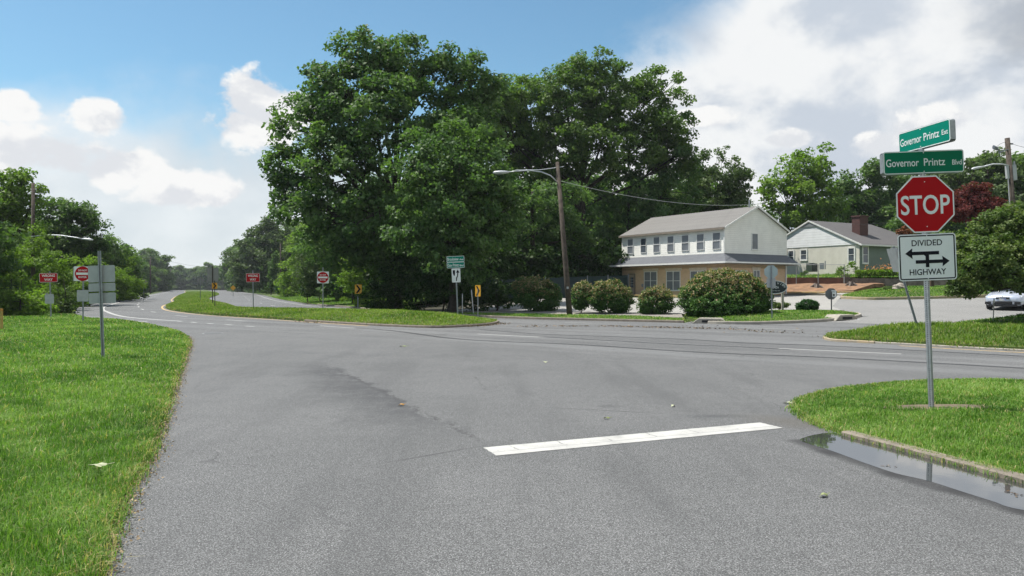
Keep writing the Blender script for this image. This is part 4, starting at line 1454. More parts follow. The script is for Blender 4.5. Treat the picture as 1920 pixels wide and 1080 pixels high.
# --- the near STOP assembly
SX, SY = at(1750, 10.0), 10.0
zb = .03
root = thing('stop_sign', 'near STOP sign post with DIVIDED HIGHWAY plate and two green street name blades', 'stop sign', (SX, SY, zb), (0, math.radians(-2.2), math.radians(-2)))
post(root, 3.525, .052, square=True, holes=True, y=.045)
p = panel(root, 2.775, oct_fn(.762), SIGNRED, SIGNWHITE, .018, name='stop_plate')
text_obj('STOP', .262, SIGNWHITE, p, width=.645, loc=(0, -.0028, -.131), bold=.012)
bolts(p, [(0, .3), (.012, -.30)])
p = panel(root, 2.065, rr_fn(.765, .625, .045), SIGNWHITE, SIGNBLACK, .0175, .014, name='divided_highway_plate')
text_obj('DIVIDED', .082, SIGNBLACK, p, width=.40, loc=(.0, -.0028, .155), bold=.008)
text_obj('HIGHWAY', .082, SIGNBLACK, p, width=.48, loc=(.0, -.0028, -.235), bold=.008)
AR = [(-.29, .055), (-.195, .125), (-.2, .078), (.155, .078), (.155, .032), (.022, .032), (.022, -.037), (.2, -.037), (.195, .01), (.29, -.06), (.195, -.13), (.2, -.083),
      (.022, -.083), (.022, -.135), (-.024, -.135), (-.024, -.083), (-.155, -.083), (-.155, -.037), (-.024, -.037), (-.024, .012), (-.044, .032), (-.2, .032), (-.195, -.015)]
MB().prism(AR[::-1], -.0036, -.0014).build('arrow_symbol', SIGNBLACK, p)
bolts(p, [(0, .285), (0, -.285)])
p = panel(root, 3.34, rr_fn(1.08, .305, .035), SIGNGREEN, SIGNWHITE, .012, .002, name='street_name_blade', y=.0, rot=math.radians(2))
MB().prism(rrect(1.08, .305, .035), .09, .093).build('rear_plate', ALU, p)
MB().box((-.5385, .046, 0), (.004, .085, .25)).build('edge_frame', GALV, p)
text_obj('Governor', .105, SIGNWHITE, p, width=.44, loc=(-.285, -.0028, -.05), bold=.006)
text_obj('Printz', .105, SIGNWHITE, p, width=.285, loc=(.145, -.0028, -.05), bold=.006)
text_obj('Blvd', .072, SIGNWHITE, p, width=.125, loc=(.445, -.0028, -.05), bold=.006)
bolts(p, [(0, .125), (0, -.125)])
p = panel(root, 3.67, rr_fn(.94, .29, .035), SIGNTEAL, SIGNWHITE, .012, .002, name='street_name_blade', y=-.02, rot=math.radians(-77))
MB().prism(rrect(.94, .29, .035), .075, .078).build('rear_plate', ALU, p)
MB().box((.4685, .038, 0), (.004, .07, .24)).build('edge_frame', GALV, p)
text_obj('Governor', .105, SIGNWHITE, p, width=.40, loc=(-.235, -.0028, -.05), bold=.006)
text_obj('Printz', .105, SIGNWHITE, p, width=.275, loc=(.145, -.0028, -.05), bold=.006)
text_obj('Ext', .068, SIGNWHITE, p, width=.105, loc=(.38, -.0028, -.04), bold=.006)
bolts(p, [(-.05, .115), (-.05, -.115)])
# bare earth patch round its foot
EARTH = mat('bare_earth', (.16, .125, .085), (.10, .085, .055), .95, 7., bump=.6, bscale=30)
ep = [(SX + .1 + .72 * math.cos(a) * (1 + .2 * math.sin(3 * a)), SY + .06 + .28 * math.sin(a) * (1 + .25 * math.cos(2 * a))) for a in [k * math.pi / 12 for k in range(24)]]
region('earth_patch', ep, lambda x, y: NZ(x, y) + .012, EARTH, .2)


def sign_root(name, label, cat, bpx, D, z=.05, lean=0., yaw=0., group=None):
    x = at(bpx, D)
    return thing(name, label, cat, (x, D, z), (0, math.radians(lean), math.radians(yaw)), group)


def dne_face(p, w):
    d = MB().prism(circle(w * .47, 40), -.0026, -.0014).build('red_disc', SIGNRED, p)
    MB().prism(rrect(w * .78, w * .15, .01), -.0046, -.0028).build('white_bar', SIGNWHITE, p)
    text_obj('DO NOT', w * .11, SIGNWHITE, p, width=w * .52, loc=(0, -.0042, w * .16), bold=.02)
    text_obj('ENTER', w * .11, SIGNWHITE, p, width=w * .50, loc=(0, -.0042, -w * .27), bold=.02)


def wrongway(root, z, w, h, x=0.):
    p = panel(root, z, rr_fn(w, h, .04), SIGNRED, SIGNWHITE, .016, .004, x=x)
    text_obj('WRONG', h * .27, SIGNWHITE, p, width=w * .72, loc=(0, -.0028, h * .09), bold=.02)
    text_obj('WAY', h * .27, SIGNWHITE, p, width=w * .46, loc=(0, -.0028, -h * .34), bold=.02)
    return p


# --- left verge
r_ = sign_root('sign_post', 'leaning grey post with three blank sign backs stacked on it, nearest on the left grass', 'road sign', 195, 17.8, .04, -2.0, 3)
post(r_, 2.52, .075, y=-.02)
for z, w, h, x in ((1.98, .625, .40, 0), (1.66, .625, .195, .0), (1.40, .63, .25, .0)):
    panel(r_, z, rr_fn(w, h, .03), None, x=x, y=.02)
r_ = sign_root('wrong_way_sign', 'red WRONG WAY sign on the left verge with a grey panel below it', 'road sign', 95.5, 41, .05, -1.5, 8)
post(r_, 2.55, .07)
wrongway(r_, 2.2, .93, .5, -.07)
panel(r_, 1.03, rr_fn(.46, .52, .03), None, x=-.03, y=-.05, label='blank grey sign back')
r_ = sign_root('sign_post', 'short post with one small blank sign back beside the left WRONG WAY sign', 'road sign', 83, 46.5, .05, 0, 5)
post(r_, 1.4, .06, m_=WOOD, y=-.02)
panel(r_, 1.08, rr_fn(.46, .47, .03), None)
r_ = sign_root('do_not_enter_sign', 'round red DO NOT ENTER sign partly hidden behind grey sign backs', 'road sign', 155.5, 36.6, .05, .4, 8)
post(r_, 2.75, .07)
p = panel(r_, 2.33, rr_fn(.78, .72, .03), SIGNWHITE, x=-.03)
dne_face(p, .76)
p2 = panel(r_, 2.32, rr_fn(.76, .7, .03), None, x=-.10, y=.09, rot=math.radians(12), name='rear_sign_panel')
panel(r_, 1.25, rr_fn(.53, .56, .03), None, y=-.05, label='blank grey sign back')
r_ = thing('marker_stake', 'short yellow wooden stake in the grass at the left picture edge', 'stake', (at(3, 29.5), 29.5, .03))
MB().box((0, 0, .28), (.075, .075, .9)).build('stake_body', mat('stake_wood', (.5, .34, .1), (.4, .27, .09), .8), r_, bevel=.006)
MB().box((0, 0, .78), (.08, .08, .1)).build('painted_tip', mat('stake_tip', (.5, .25, .05), (.45, .22, .05), .7), r_, bevel=.006)

# --- median
r_ = sign_root('wrong_way_sign', 'red WRONG WAY sign standing alone in the median grass', 'road sign', 475, 52, .3, -.8, 8)
post(r_, 2.6, .065)
wrongway(r_, 2.10, .92, .61)
r_ = sign_root('do_not_enter_sign', 'round red DO NOT ENTER sign standing in the median grass', 'road sign', 605.5, 48, .3, .0, 5)
post(r_, 2.7, .065)
p = panel(r_, 2.06, rr_fn(.75, .75, .03), SIGNWHITE)
dne_face(p, .75)


def chevron(root, z, w, h, x=0., rot=0.):
    p = panel(root, z, rr_fn(w, h, .03), SIGNYELLOW, None, x=x, rot=rot)
    MB().prism([(-w * .36, h * .42), (-w * .08, h * .42), (w * .36, 0), (-w * .08, -h * .42), (-w * .36, -h * .42), (w * .04, 0)][::-1], -.0028, -.0014).build('chevron_symbol', SIGNBLACK, p)
    return p


r_ = sign_root('chevron_sign', 'yellow chevron sign between the round red sign and the dark shrubs', 'road sign', 671, 50, .25, 0, 5)
post(r_, 1.7, .06)
chevron(r_, 1.35, .46, .62, .03)
r_ = sign_root('chevron_sign', 'yellow chevron sign right of the green street name signs', 'road sign', 896, 39.6, .15, 0, -42)
post(r_, 1.5, .06, y=.02)
chevron(r_, 1.38, .40, .60)
r_ = sign_root('street_name_sign', 'two green street name panels over a white keep right plate on the median nose', 'road sign', 858.5, 39.6, .16, -2.4, 2)
post(r_, 3.2, .07)
for z, a, b, wa in ((3.06, 'Brookview', 'Ave', .58), (2.74, 'Gov Printz', 'Blvd', .58)):
    p = panel(r_, z, rr_fn(.93, .31, .03), SIGNTEAL, SIGNWHITE, .02, name='street_name_panel')
    text_obj(a, .16, SIGNWHITE, p, width=wa, loc=(-.13, -.0028, -.075), bold=.015)
    text_obj(b, .10, SIGNWHITE, p, width=.2, loc=(.31, -.0028, -.075), bold=.015)
p = panel(r_, 2.19, rr_fn(.46, .74, .03), SIGNWHITE, name='keep_right_panel')
MB().prism([(-.17, .28), (-.17, .12), (-.12, -.02), (-.08, -.02), (-.05, .12), (-.05, .28)], -.0028, -.0014).build('median_symbol', SIGNBLACK, p)
MB().prism([(-.02, -.30), (.03, -.30), (.045, -.16), (.10, -.04), (.125, .14), (.19, .14), (.09, .31), (.0, .14), (.07, .14), (.05, -.02), (-.01, -.14)], -.0028, -.0014).build('arrow_symbol', SIGNBLACK, p)
r_ = sign_root('chevron_sign', 'small dark yellow chevron sign on the narrow far end of the median', 'road sign', 403, 57.5, .3, -1, 55)
post(r_, 1.95, .06, m_=WOOD, y=.02)
chevron(r_, 1.55, .46, .46)
GREYB = mat('dull_sign_back', (.30, .29, .28), (.25, .25, .24), .6, 2.)
r_ = sign_root('sign_post', 'tall grey double sign back rising behind the small chevron on the far median', 'road sign', 399, 74, .3, 0, 0)
post(r_, 3.6, .09, m_=WOOD, y=-.03)
panel(r_, 3.05, rr_fn(1.12, .62, .03), None, back=GREYB)
panel(r_, 2.37, rr_fn(1.12, .72, .03), None, back=GREYB)
for bpx, D, w, zc, lab in ((376, 96, .76, 2.55, 'pale diamond sign back farther along the median'), (270, 98, .68, 2.35, 'pale diamond sign back by the trees left of the highway')):
    r_ = sign_root('diamond_sign', lab, 'road sign', bpx, D, .1, 0, 0)
    post(r_, zc + .5, .07, y=-.02)
    q = w / 2 * 1.414
    panel(r_, zc, lambda i, q=q: [(0, -q + i * 1.4), (q - i * 1.4, 0), (0, q - i * 1.4), (-q + i * 1.4, 0)], None, back=GREYB)
r_ = sign_root('warning_sign', 'tiny orange sign far away beside the right carriageway', 'road sign', 437, 150, .1, 0, 0)
post(r_, 1.6, .08)
panel(r_, 1.6, lambda i: [(0, -.55 + i), (.55 - i, 0), (0, .55 - i), (-.55 + i, 0)], SIGNYELLOW)
# --- right median and corner
r_ = sign_root('sign_post', 'leaning post with edge-on grey signs in the right median grass', 'road sign', 1722, 24.0, .28, -16.5, 0)
post(r_, 2.85, .075, y=.0)
panel(r_, 2.42, rr_fn(.62, .78, .03), None, rot=math.radians(79), x=.03, y=.035)
panel(r_, 2.42, rr_fn(.62, .78, .03), SIGNWHITE, rot=math.radians(86), x=-.11, y=-.02)
r_ = sign_root('stop_sign', 'back of a pale octagonal sign standing by the huge tan topped bush', 'stop sign', 1447, 35.6, .17, -.8, -4)
post(r_, 2.6, .06, y=-.02)
panel(r_, 2.28, oct_fn(.62), None, back=mat('pale_sign_back', (.42, .5, .5), (.36, .44, .44), .5, 2.), y=.01)
panel(r_, 1.75, rr_fn(.42, .44, .02), None, y=.01)
r_ = sign_root('stop_sign', 'back of a dark grey octagonal sign bearing a white notice, on the corner lawn', 'stop sign', 1558.5, 40.6, .5, 0, -6)
post(r_, 1.0, .06, y=-.02, m_=mat('dark_post', (.12, .125, .13)))
p = panel(r_, .86, oct_fn(.6), None, back=mat('dark_sign_back', (.17, .175, .18), (.14, .145, .15), .6, 3.), y=.01)
q = MB().prism(rrect(.25, .36, .01), -.006, -.001).build('notice', SIGNWHITE, p)
q.location = (.14, 0, .02)
text_obj('NO', .07, SIGNBLACK, q, width=.14, loc=(0, -.0064, .06))
MB().prism(circle(.055, 12, 0, -.08), -.0085, -.0064).build('notice_symbol', SIGNBLACK, q)
# oval business sign
OV = mat('oval_sign_green', (.018, .03, .035), (.014, .024, .03), .5, 3.)
r_ = sign_root('oval_sign', 'dark oval sign with white lettering on timber posts by the car park entrance', 'sign', 1453, 40.4, .5, 0, -3)
PW = mat('pale_post_wood', (.45, .41, .35), (.34, .31, .26), .8, 6.)
for x, h_ in ((.42, 1.0), (-.42, 1.0)):
    MB().box((x, .06, h_ / 2 - .1), (.12, .1, h_ + .2)).build('post', PW, r_, bevel=.01)
ell = lambda i: [((.66 - i) * math.cos(2 * math.pi * k / 40), (.365 - i) * math.sin(2 * math.pi * k / 40)) for k in range(40)]
p = panel(r_, 1.22, ell, OV, SIGNWHITE, .035, name='oval_board')
letters_arc('BROOKVIEW', .12, SIGNWHITE, p, .47, .19, math.radians(165), math.radians(15), (0, -.0034, -.02))
text_obj('PLAZA', .12, SIGNWHITE, p, width=.42, loc=(0, -.0034, -.06), bold=.01)
text_obj('BROOKVIEW AVE', .05, SIGNWHITE, p, width=.52, loc=(0, -.0034, -.21))
# thin guards on a pole guy, in the shade
for bpx, D, h_, le, lab in ((867, 45, 1.0, 0, 'thin upright white marker rod in shade behind the street name signs'), (887.5, 44, 1.25, -5, 'thin leaning white marker rod in shade left of the right chevron')):
    r_ = sign_root('marker_rod', lab, 'marker', bpx, D, float(H(at(bpx, D), D)) + .25, le)
    MB().tube([(0, 0, -.2), (0, 0, h_)], .025, 8).build('rod', mat('rod_white', (.6, .6, .6)), r_)
    MB().tube([(0, 0, h_), (0, 0, h_ + .06)], [.03, .018], 8).build('cap', GALV, r_)
r_ = sign_root('marker_rod', 'short pale marker post on the shaded bank in front of the parked car', 'marker', 1862.5, 31, 1.0 - .55, 2)
MB().tube([(0, 0, -.2), (0, 0, .8)], .022, 8).build('rod', mat('rod_grey', (.42, .4, .36)), r_)
MB().box((0, -.02, .68), (.06, .01, .12)).build('reflector', SIGNWHITE, r_)

# ------------------------------------------------------------------ poles and wires
LAMPM = mat('lamp_metal', (.55, .57, .58), (.48, .5, .52), .45, 4., metal=.3)


def lamp_arm(root, pts, r, head_dir, big=1.):
    a = MB().tube(smooth_line([Vector(p) for p in pts], 6) if False else pts, r, 8).build('lamp_arm', LAMPM, root, smooth=True)
    e = Vector(pts[-1])
    d = Vector(head_dir).normalized()
    s_ = d.cross(Vector((0, 0, 1))).normalized()
    rings = []
    for t_, w_, h_ in ((0, .05, .05), (.15, .09, .08), (.35, .14, .11), (.6, .15, .11), (.75, .09, .07), (.8, .03, .03)):
        c = e + d * t_ * big
        rings.append([c + s_ * (w_ * big * math.cos(2 * math.pi * k / 10)) + Vector((0, 0, h_ * big * .8 * math.sin(2 * math.pi * k / 10))) for k in range(10)])
    h_ = MB().loft(rings).build('lamp_head', LAMPM, root, smooth=True)
    MB().loft([[e + d * t_ * big + s_ * (w_ * big * math.cos(2 * math.pi * k / 10)) + Vector((0, 0, -.07 * big - .03 * big * q)) for k in range(10)] for t_, w_, q in ((.35, .02, 0), (.36, .1, 0), (.55, .1, 1), (.56, .02, 1))]).build('lamp_lens', mat('lens', (.5, .52, .5), rough=.2), h_)
    return a


D = 42.
zb = float(H(at(1068, D), D)) + .1
r_ = thing('street_lamp', 'leaning wooden pole with a long curved lamp arm in front of the car park', 'street lamp', (at(1068, D), D, zb), (0, math.radians(-4.6), 0))
h_ = zat(303, D) - zb
MB().tube([(0, 0, -.3), (0, 0, 2), (0, 0, h_)], [.165, .155, .105], 12).build('pole', WOOD, r_, smooth=True)
MB().box((0, -.16, 1.5), (.12, .01, .12)).build('number_plate', ALU, r_)
zt = h_ - 1.1
arm = [(-.1, -.02, zt), (-.45, -.02, zt + .38), (-.95, -.02, zt + .62), (-1.6, -.02, zt + .76), (-2.4, -.02, zt + .78), (-2.75, -.02, zt + .76)]
lamp_arm(r_, arm, .035, (-1, 0, .03), 1.15)
MB().tube([(.35, 0, h_ - .28), (-1.0, -.02, h_ - .36), (-2.4, -.02, zt + .84)], .022, 6).build('brace_rod', LAMPM, r_)
POLETOP = Vector((at(1045, D) + .02, D, zat(338, D)))

# right utility pole
D = 46.
r_ = thing('utility_pole', 'leaning wooden utility pole with lamp and grey equipment at the right picture edge', 'utility pole', (at(1912, D), D, .9), (0, math.radians(-4.4), 0))
h_ = zat(258, D) - .9
MB().tube([(0, 0, -.3), (0, 0, h_)], [.2, .14], 12).build('pole', WOOD, r_, smooth=True)
zl = zat(310, D) - .9
lamp_arm(r_, [(-.1, -.1, zl), (-.5, -.12, zl + .12), (-1.1, -.14, zl + .16), (-1.7, -.16, zl + .05)], .045, (-1, 0, -.12), .95)
q = MB().tube([(0, -.1, zl + 1.0), (-.6, -.12, zl + .86)], .04, 6).tube([(-.6, -.12, zl + .72), (-.66, -.12, zl + 1.0)], .035, 6).build('floodlight_bracket', mat('bracket', (.2, .22, .25), rough=.5, metal=.4), r_)
MB().loft([[(-.66 - t_, -.12 + w_ * math.cos(a), zl + 1.04 + .5 * t_ + w_ * math.sin(a)) for a in [k * math.pi / 4 for k in range(8)]] for t_, w_ in ((0, .04), (.1, .12), (.3, .14), (.31, .02))]).build('floodlight', mat('bracket', ()), q)
BOX = mat('equipment_grey', (.42, .44, .44), (.36, .38, .38), .5, 3.)
MB().box((.22, .0, zl - .45), (.24, .3, .95)).build('equipment_box', BOX, r_, bevel=.02)
MB().tube([(.3, 0, zl + .0), (.3, 0, zl + .25)], .06, 8).build('bushing', BOX, r_)
MB().box((-.2, -.05, zl - .4), (.14, .2, .8)).build('equipment_box', BOX, r_, bevel=.02)
MB().tube([(-.2, -.1, zl - .8), (-.25, -.1, zl - 3.8)], .03, 6).build('conduit', BOX, r_)
MB().tube([(.02, 0, h_ - .35), (.32, 0, h_ - .38)], .05, 6).build('insulator', mat('bracket', ()), r_)

# left lamp pole with its long arm
D = 58.
r_ = thing('street_lamp', 'dark wooden pole in the left trees with a long shallow lamp arm over the verge', 'street lamp', (at(62, D), D, 0), (0, 0, 0))
h_ = zat(343, D)
MB().tube([(0, 0, -.3), (0, 0, h_)], [.17, .12], 10).build('pole', WOOD, r_, smooth=True)
z0 = zat(444, D)
lamp_arm(r_, [(.1, -.3, z0), (1.2, -.32, z0 + .13), (2.4, -.34, z0 + .08), (3.6, -.36, z0 - .1), (4.0, -.38, z0 - .18)], .045, (1, 0, -.1), 1.1)
MB().box((0, -.1, zat(466, D)), (.7, .06, .06)).box((0, -.1, zat(474, D)), (.6, .06, .06)).build('cross_bar', GALV, r_)
LT = Vector((at(62, D), D, zat(430, D)))


def upole(bpx, D, top, lab, arm_w=2.4, arms=1, dbl=False, base=0., r=.17, group='utility poles along the highway'):
    r_ = thing('utility_pole', lab, 'utility pole', (at(bpx, D), D, base), group=group)
    h_ = zat(top, D) - base
    MB().tube([(0, 0, -.3), (0, 0, h_)], [r, r * .7], 8).build('pole', WOOD, r_, smooth=True)
    for k in range(arms):
        c = MB().box((0, -r, h_ - .45 - k * 1.1), (arm_w, .1, .13)).build('crossarm', WOOD, r_)
        for x in (-.45, -.2, .2, .45):
            MB().tube([(x * arm_w, -r, h_ - .36 - k * 1.1), (x * arm_w, -r, h_ - .16 - k * 1.1)], .045, 6).build('insulator', GALV, c)
    return Vector((at(bpx, D), D, h_ + base - .2))


tops = []
tops.append(upole(195, 104, 450, 'utility pole with equipment just right of the curved lamp arm', 2.2))
tops.append(upole(247, 150, 474, 'thin pole lost among the trees left of the highway', 1.2, 0))
tops.append(upole(282, 215, 481, 'tall utility pole with wide crossarm silhouetted on the left row', 3.0, 1, r=.24))
tops.append(upole(307, 400, 502, 'far utility pole, first of the three in the distance', 3.2, 1, r=.3))
tops.append(upole(320, 520, 505, 'far leaning utility pole, middle of the three in the distance', 3.4, 1, r=.34))
tops.append(upole(329, 640, 511, 'farthest utility pole at the end of the highway', 3.4, 0, r=.36))
upole(526, 150, 456, 'bare wooden pole on the far lawn right of the highway', 1, 0, r=.17)
WIRE = mat('wire', (.03, .03, .035), rough=.6)


def wire(a, b, sag, r, lab):
    pts = [Vector(a).lerp(Vector(b), k / 16) - Vector((0, 0, sag * 4 * (k / 16) * (1 - k / 16))) for k in range(17)]
    o = MB().tube(pts, r, 5).build('overhead_wire', WIRE)
    tag(o, lab, 'wire')


PALEW = mat('pale_cable', (.42, .44, .45), rough=.5)
o_ = wire(POLETOP, (at(1440, 66), 66, zat(380, 66)), .7, .012, 'pale cable running from the leaning lamp pole over the long roof')
bpy.data.objects['overhead_wire'].data.materials[0] = PALEW
wire(LT, tops[0], .5, .018, 'cable from the left lamp pole towards the next utility pole')
wire(tops[0] + Vector((.9, 0, -.2)), tops[2] + Vector((1.2, 0, -.2)), 1.2, .02, 'wire between the two nearest crossarm poles on the left')
wire(tops[2] + Vector((1.3, 0, 0)), (at(420, 330), 330, zat(500, 330)), 1.2, .03, 'thin far wire crossing above the highway')
wire((at(1893, 46), 46, zat(268, 46)), (at(2000, 40), 40, zat(280, 40)), .2, .012, 'thin wire leaving the top of the right utility pole')
wire((at(1893, 46), 46, zat(268, 46)), (at(1860, 45.8), 45.8, zat(286, 45.8)), -.25, .01, 'looped lead from the pole top to the floodlight')
wire((at(1900, 46), 46, zat(338, 46)), (at(1600, 70), 70, zat(420, 70)), .8, .012, 'service wire from the right pole down to the low house')
# ------------------------------------------------------------------ buildings
def siding_mat(name, col, pitch=.115, col2=None, axis=2, depth=.5, rough=.6):
    m_ = bpy.data.materials.new(name)
    m_.use_nodes = True
    t = NT(m_.node_tree)
    b = t.n['Principled BSDF']
    P = t.n.new('ShaderNodeTexCoord').outputs['Object']
    sp = t.n.new('ShaderNodeSeparateXYZ')
    t.l.new(P, sp.inputs[0])
    fr = t.m('FRACT', t.mul(sp.outputs[axis], 1 / pitch))
    c = t.mix(t.step(t.noise(P, 1.3, 4.), .3, .7), col, col2 or tuple(v * .9 for v in col))
    streak = t.noise(P, 3., 3.)
    c = t.mix(t.mul(t.step(streak, .5, .8), .05), c, tuple(v * .7 for v in col))
    c = t.mix(t.mul(t.step(fr, .12, .0), .35), c, tuple(v * .55 for v in col))
    t.put(b.inputs['Base Color'], c)
    b.inputs['Roughness'].default_value = rough
    bp = t.n.new('ShaderNodeBump')
    bp.inputs['Strength'].default_value = depth
    bp.inputs['Distance'].default_value = .02
    t.put(bp.inputs['Height'], t.sub(1., fr))
    t.l.new(bp.outputs[0], b.inputs['Normal'])
    return m_


def brick_mat(name, c1, c2, mortar, sx=.22, sz=.075):
    m_ = bpy.data.materials.new(name)
    m_.use_nodes = True
    t = NT(m_.node_tree)
    b = t.n['Principled BSDF']
    tc = t.n.new('ShaderNodeTexCoord')
    sp = t.n.new('ShaderNodeSeparateXYZ')
    t.l.new(tc.outputs['Object'], sp.inputs[0])
    cb = t.n.new('ShaderNodeCombineXYZ')
    t.put(cb.inputs[0], t.add(sp.outputs[0], sp.outputs[1]))
    t.put(cb.inputs[1], sp.outputs[2])
    br = t.n.new('ShaderNodeTexBrick')
    t.l.new(cb.outputs[0], br.inputs['Vector'])
    t.put(br.inputs['Color1'], c1); t.put(br.inputs['Color2'], c2); t.put(br.inputs['Mortar'], mortar)
    br.inputs['Scale'].default_value = 1.
    br.inputs['Brick Width'].default_value = sx
    br.inputs['Row Height'].default_value = sz
    br.inputs['Mortar Size'].default_value = .008
    n = t.noise(tc.outputs['Object'], 1.1, 5.)
    t.put(b.inputs['Base Color'], t.mix(t.mul(t.step(n, .4, .75), .35), br.outputs['Color'], tuple(v * .7 for v in c1)))
    b.inputs['Roughness'].default_value = .85
    bp = t.n.new('ShaderNodeBump')
    bp.inputs['Strength'].default_value = .5
    bp.inputs['Distance'].default_value = .01
    t.put(bp.inputs['Height'], t.sub(1., br.outputs['Fac']))
    t.l.new(bp.outputs[0], b.inputs['Normal'])
    return m_


def shingle_mat(name, c1, c2, u='x'):
    m_ = bpy.data.materials.new(name)
    m_.use_nodes = True
    t = NT(m_.node_tree)
    b = t.n['Principled BSDF']
    tc = t.n.new('ShaderNodeTexCoord')
    br = t.n.new('ShaderNodeTexBrick')
    sp = t.n.new('ShaderNodeSeparateXYZ')
    t.l.new(tc.outputs['Object'], sp.inputs[0])
    cb = t.n.new('ShaderNodeCombineXYZ')
    t.put(cb.inputs[0], sp.outputs[0] if u == 'x' else t.add(sp.outputs[0], sp.outputs[1]))
    t.put(cb.inputs[1], t.mul(sp.outputs[2], 2.2))
    t.l.new(cb.outputs[0], br.inputs['Vector'])
    t.put(br.inputs['Color1'], c1); t.put(br.inputs['Color2'], c2); t.put(br.inputs['Mortar'], tuple(v * .7 for v in c1))
    br.inputs['Scale'].default_value = 1.
    br.inputs['Brick Width'].default_value = .32
    br.inputs['Row Height'].default_value = .16
    br.inputs['Mortar Size'].default_value = .006
    n = t.noise(tc.outputs['Object'], .8, 6., .65)
    n2 = t.noise(tc.outputs['Object'], 25., 3.)
    c = t.mix(t.mul(t.step(n, .35, .75), .4), br.outputs['Color'], tuple(v * 1.25 for v in c2))
    c = t.mix(t.mul(t.step(n2, .45, .7), .3), c, tuple(v * .7 for v in c1))
    t.put(b.inputs['Base Color'], c)
    b.inputs['Roughness'].default_value = .9
    MATS[name] = m_
    return m_


CREAM = siding_mat('cream_siding', (.78, .775, .73), .15, depth=.9)
WHITES = siding_mat('white_siding', (.70, .715, .73), .26, depth=1.)
BRICK = brick_mat('tan_brick', (.70, .48, .30), (.62, .42, .27), (.6, .5, .38))
BRICKR = brick_mat('red_brick', (.085, .03, .026), (.065, .024, .022), (.10, .07, .06))
SHING = shingle_mat('grey_shingles', (.175, .17, .162), (.145, .14, .135))
SHINGD = shingle_mat('dark_shingles', (.105, .10, .10), (.085, .082, .085))
SHINGB = shingle_mat('blue_grey_shingles', (.125, .133, .148), (.10, .107, .122), 'xy')
TRIM = mat('white_trim', (.74, .74, .72), (.66, .66, .64), .5, 4.)
TRIMT = mat('tan_trim', (.24, .205, .165), (.2, .17, .14), .6, 4.)
LINTEL = mat('pale_lintel', (.62, .55, .45), (.54, .48, .4), .8, 4.)
GLASS = bpy.data.materials.new('window_glass')
GLASS.use_nodes = True
t = NT(GLASS.node_tree)
b_ = t.n['Principled BSDF']
t.put(b_.inputs['Base Color'], t.mix(t.step(t.noise(t.n.new('ShaderNodeTexCoord').outputs['Object'], .7, 3.), .4, .6), (.045, .055, .07), (.10, .115, .14)))
b_.inputs['Roughness'].default_value = .08
b_.inputs['Specular IOR Level'].default_value = .6
SCREEN = mat('window_screen', (.19, .205, .225), (.14, .155, .175), .5, 1.2)


def window(parent, u, z, w, h, wallrot, out, frame_m=TRIM, fw=.06, mull='h', pane_m=GLASS, sill=True, loc=None):
    """window in a wall: u along the wall, out = outward offset; built in wall space where -y is outside"""
    fr = MB()
    fr.ring([(-w / 2 - fw, -h / 2 - fw), (w / 2 + fw, -h / 2 - fw), (w / 2 + fw, h / 2 + fw), (-w / 2 - fw, h / 2 + fw)],
            [(-w / 2, -h / 2), (w / 2, -h / 2), (w / 2, h / 2), (-w / 2, h / 2)], -.03, .03)
    if mull in ('h', 'hv', 'hh'):
        fr.box((0, -.005, 0), (w, .045, .04))
    if mull in ('v', 'hv'):
        fr.box((0, -.008, 0), (.06, .045, h))
    f = fr.build('window', frame_m, parent)
    f.rotation_euler = (0, 0, wallrot)
    f.location = loc
    pn = MB()
    pn.box((0, .008, 0), (w, .012, h))
    pn.build('pane', pane_m, f)
    if sill:
        MB().box((0, -.015, -h / 2 - fw - .02), (w + 2 * fw + .03, .05, .038)).build('sill', frame_m, f)
    return f


# --- long two-storey building: local x runs along the front (from the near corner to the far left), local y into the building
DC = 56.
C0 = Vector((at(1358, DC), DC, 0))
fa = Vector((-.549, .836, 0)).normalized()          # along the front, away from the near corner
fb = Vector((fa.y, -fa.x, 0))                       # along the gable end, to the right
FL, GL = 11.4, 7.35
zg = 1.0
root = thing('shop_building', 'two storey building, cream siding above tan brick with a shingled skirt roof', 'building', (C0.x, C0.y, zg), (0, 0, math.atan2(fb.y, fb.x)))
# in local space: x along the gable (right), y along the front wall (away); outside of front is -x, outside of gable is -y


def hit_front(px):
    k = (px - 960) / F
    # C0 + fa*t : x = k*y
    return (k * C0.y - C0.x) / (fa.x - k * fa.y)


def hit_gable(px):
    k = (px - 960) / F
    return (k * C0.y - C0.x) / (fb.x - k * fb.y)


def dist_front(px):
    return C0.y + fa.y * hit_front(px)


ze = zat(423.8, DC) - zg          # eaves
zs = zat(475.6, DC) - zg          # top of skirt roof
zr = zat(386.5, DC + 2.1) - zg    # ridge
lowz = -1.2
mb = MB()
mb.box((GL / 2, FL / 2, (lowz + zs) / 2), (GL, FL, zs - lowz))
mb.build('brick_wall', BRICK, root)
mb = MB()
q = .02
pr = [(-q, zs), (GL + q, zs), (GL + q, ze - .09), (GL / 2, zr - .11), (-q, ze - .09)]
n = len(pr)
vs = [(x, -q, z) for x, z in pr] + [(x, FL + q, z) for x, z in pr]
mb._add(vs, [tuple(range(n)), tuple(range(2 * n - 1, n - 1, -1))] + [(i, n + i, n + (i + 1) % n, (i + 1) % n) for i in range(n)])
mb.build('upper_wall', CREAM, root)
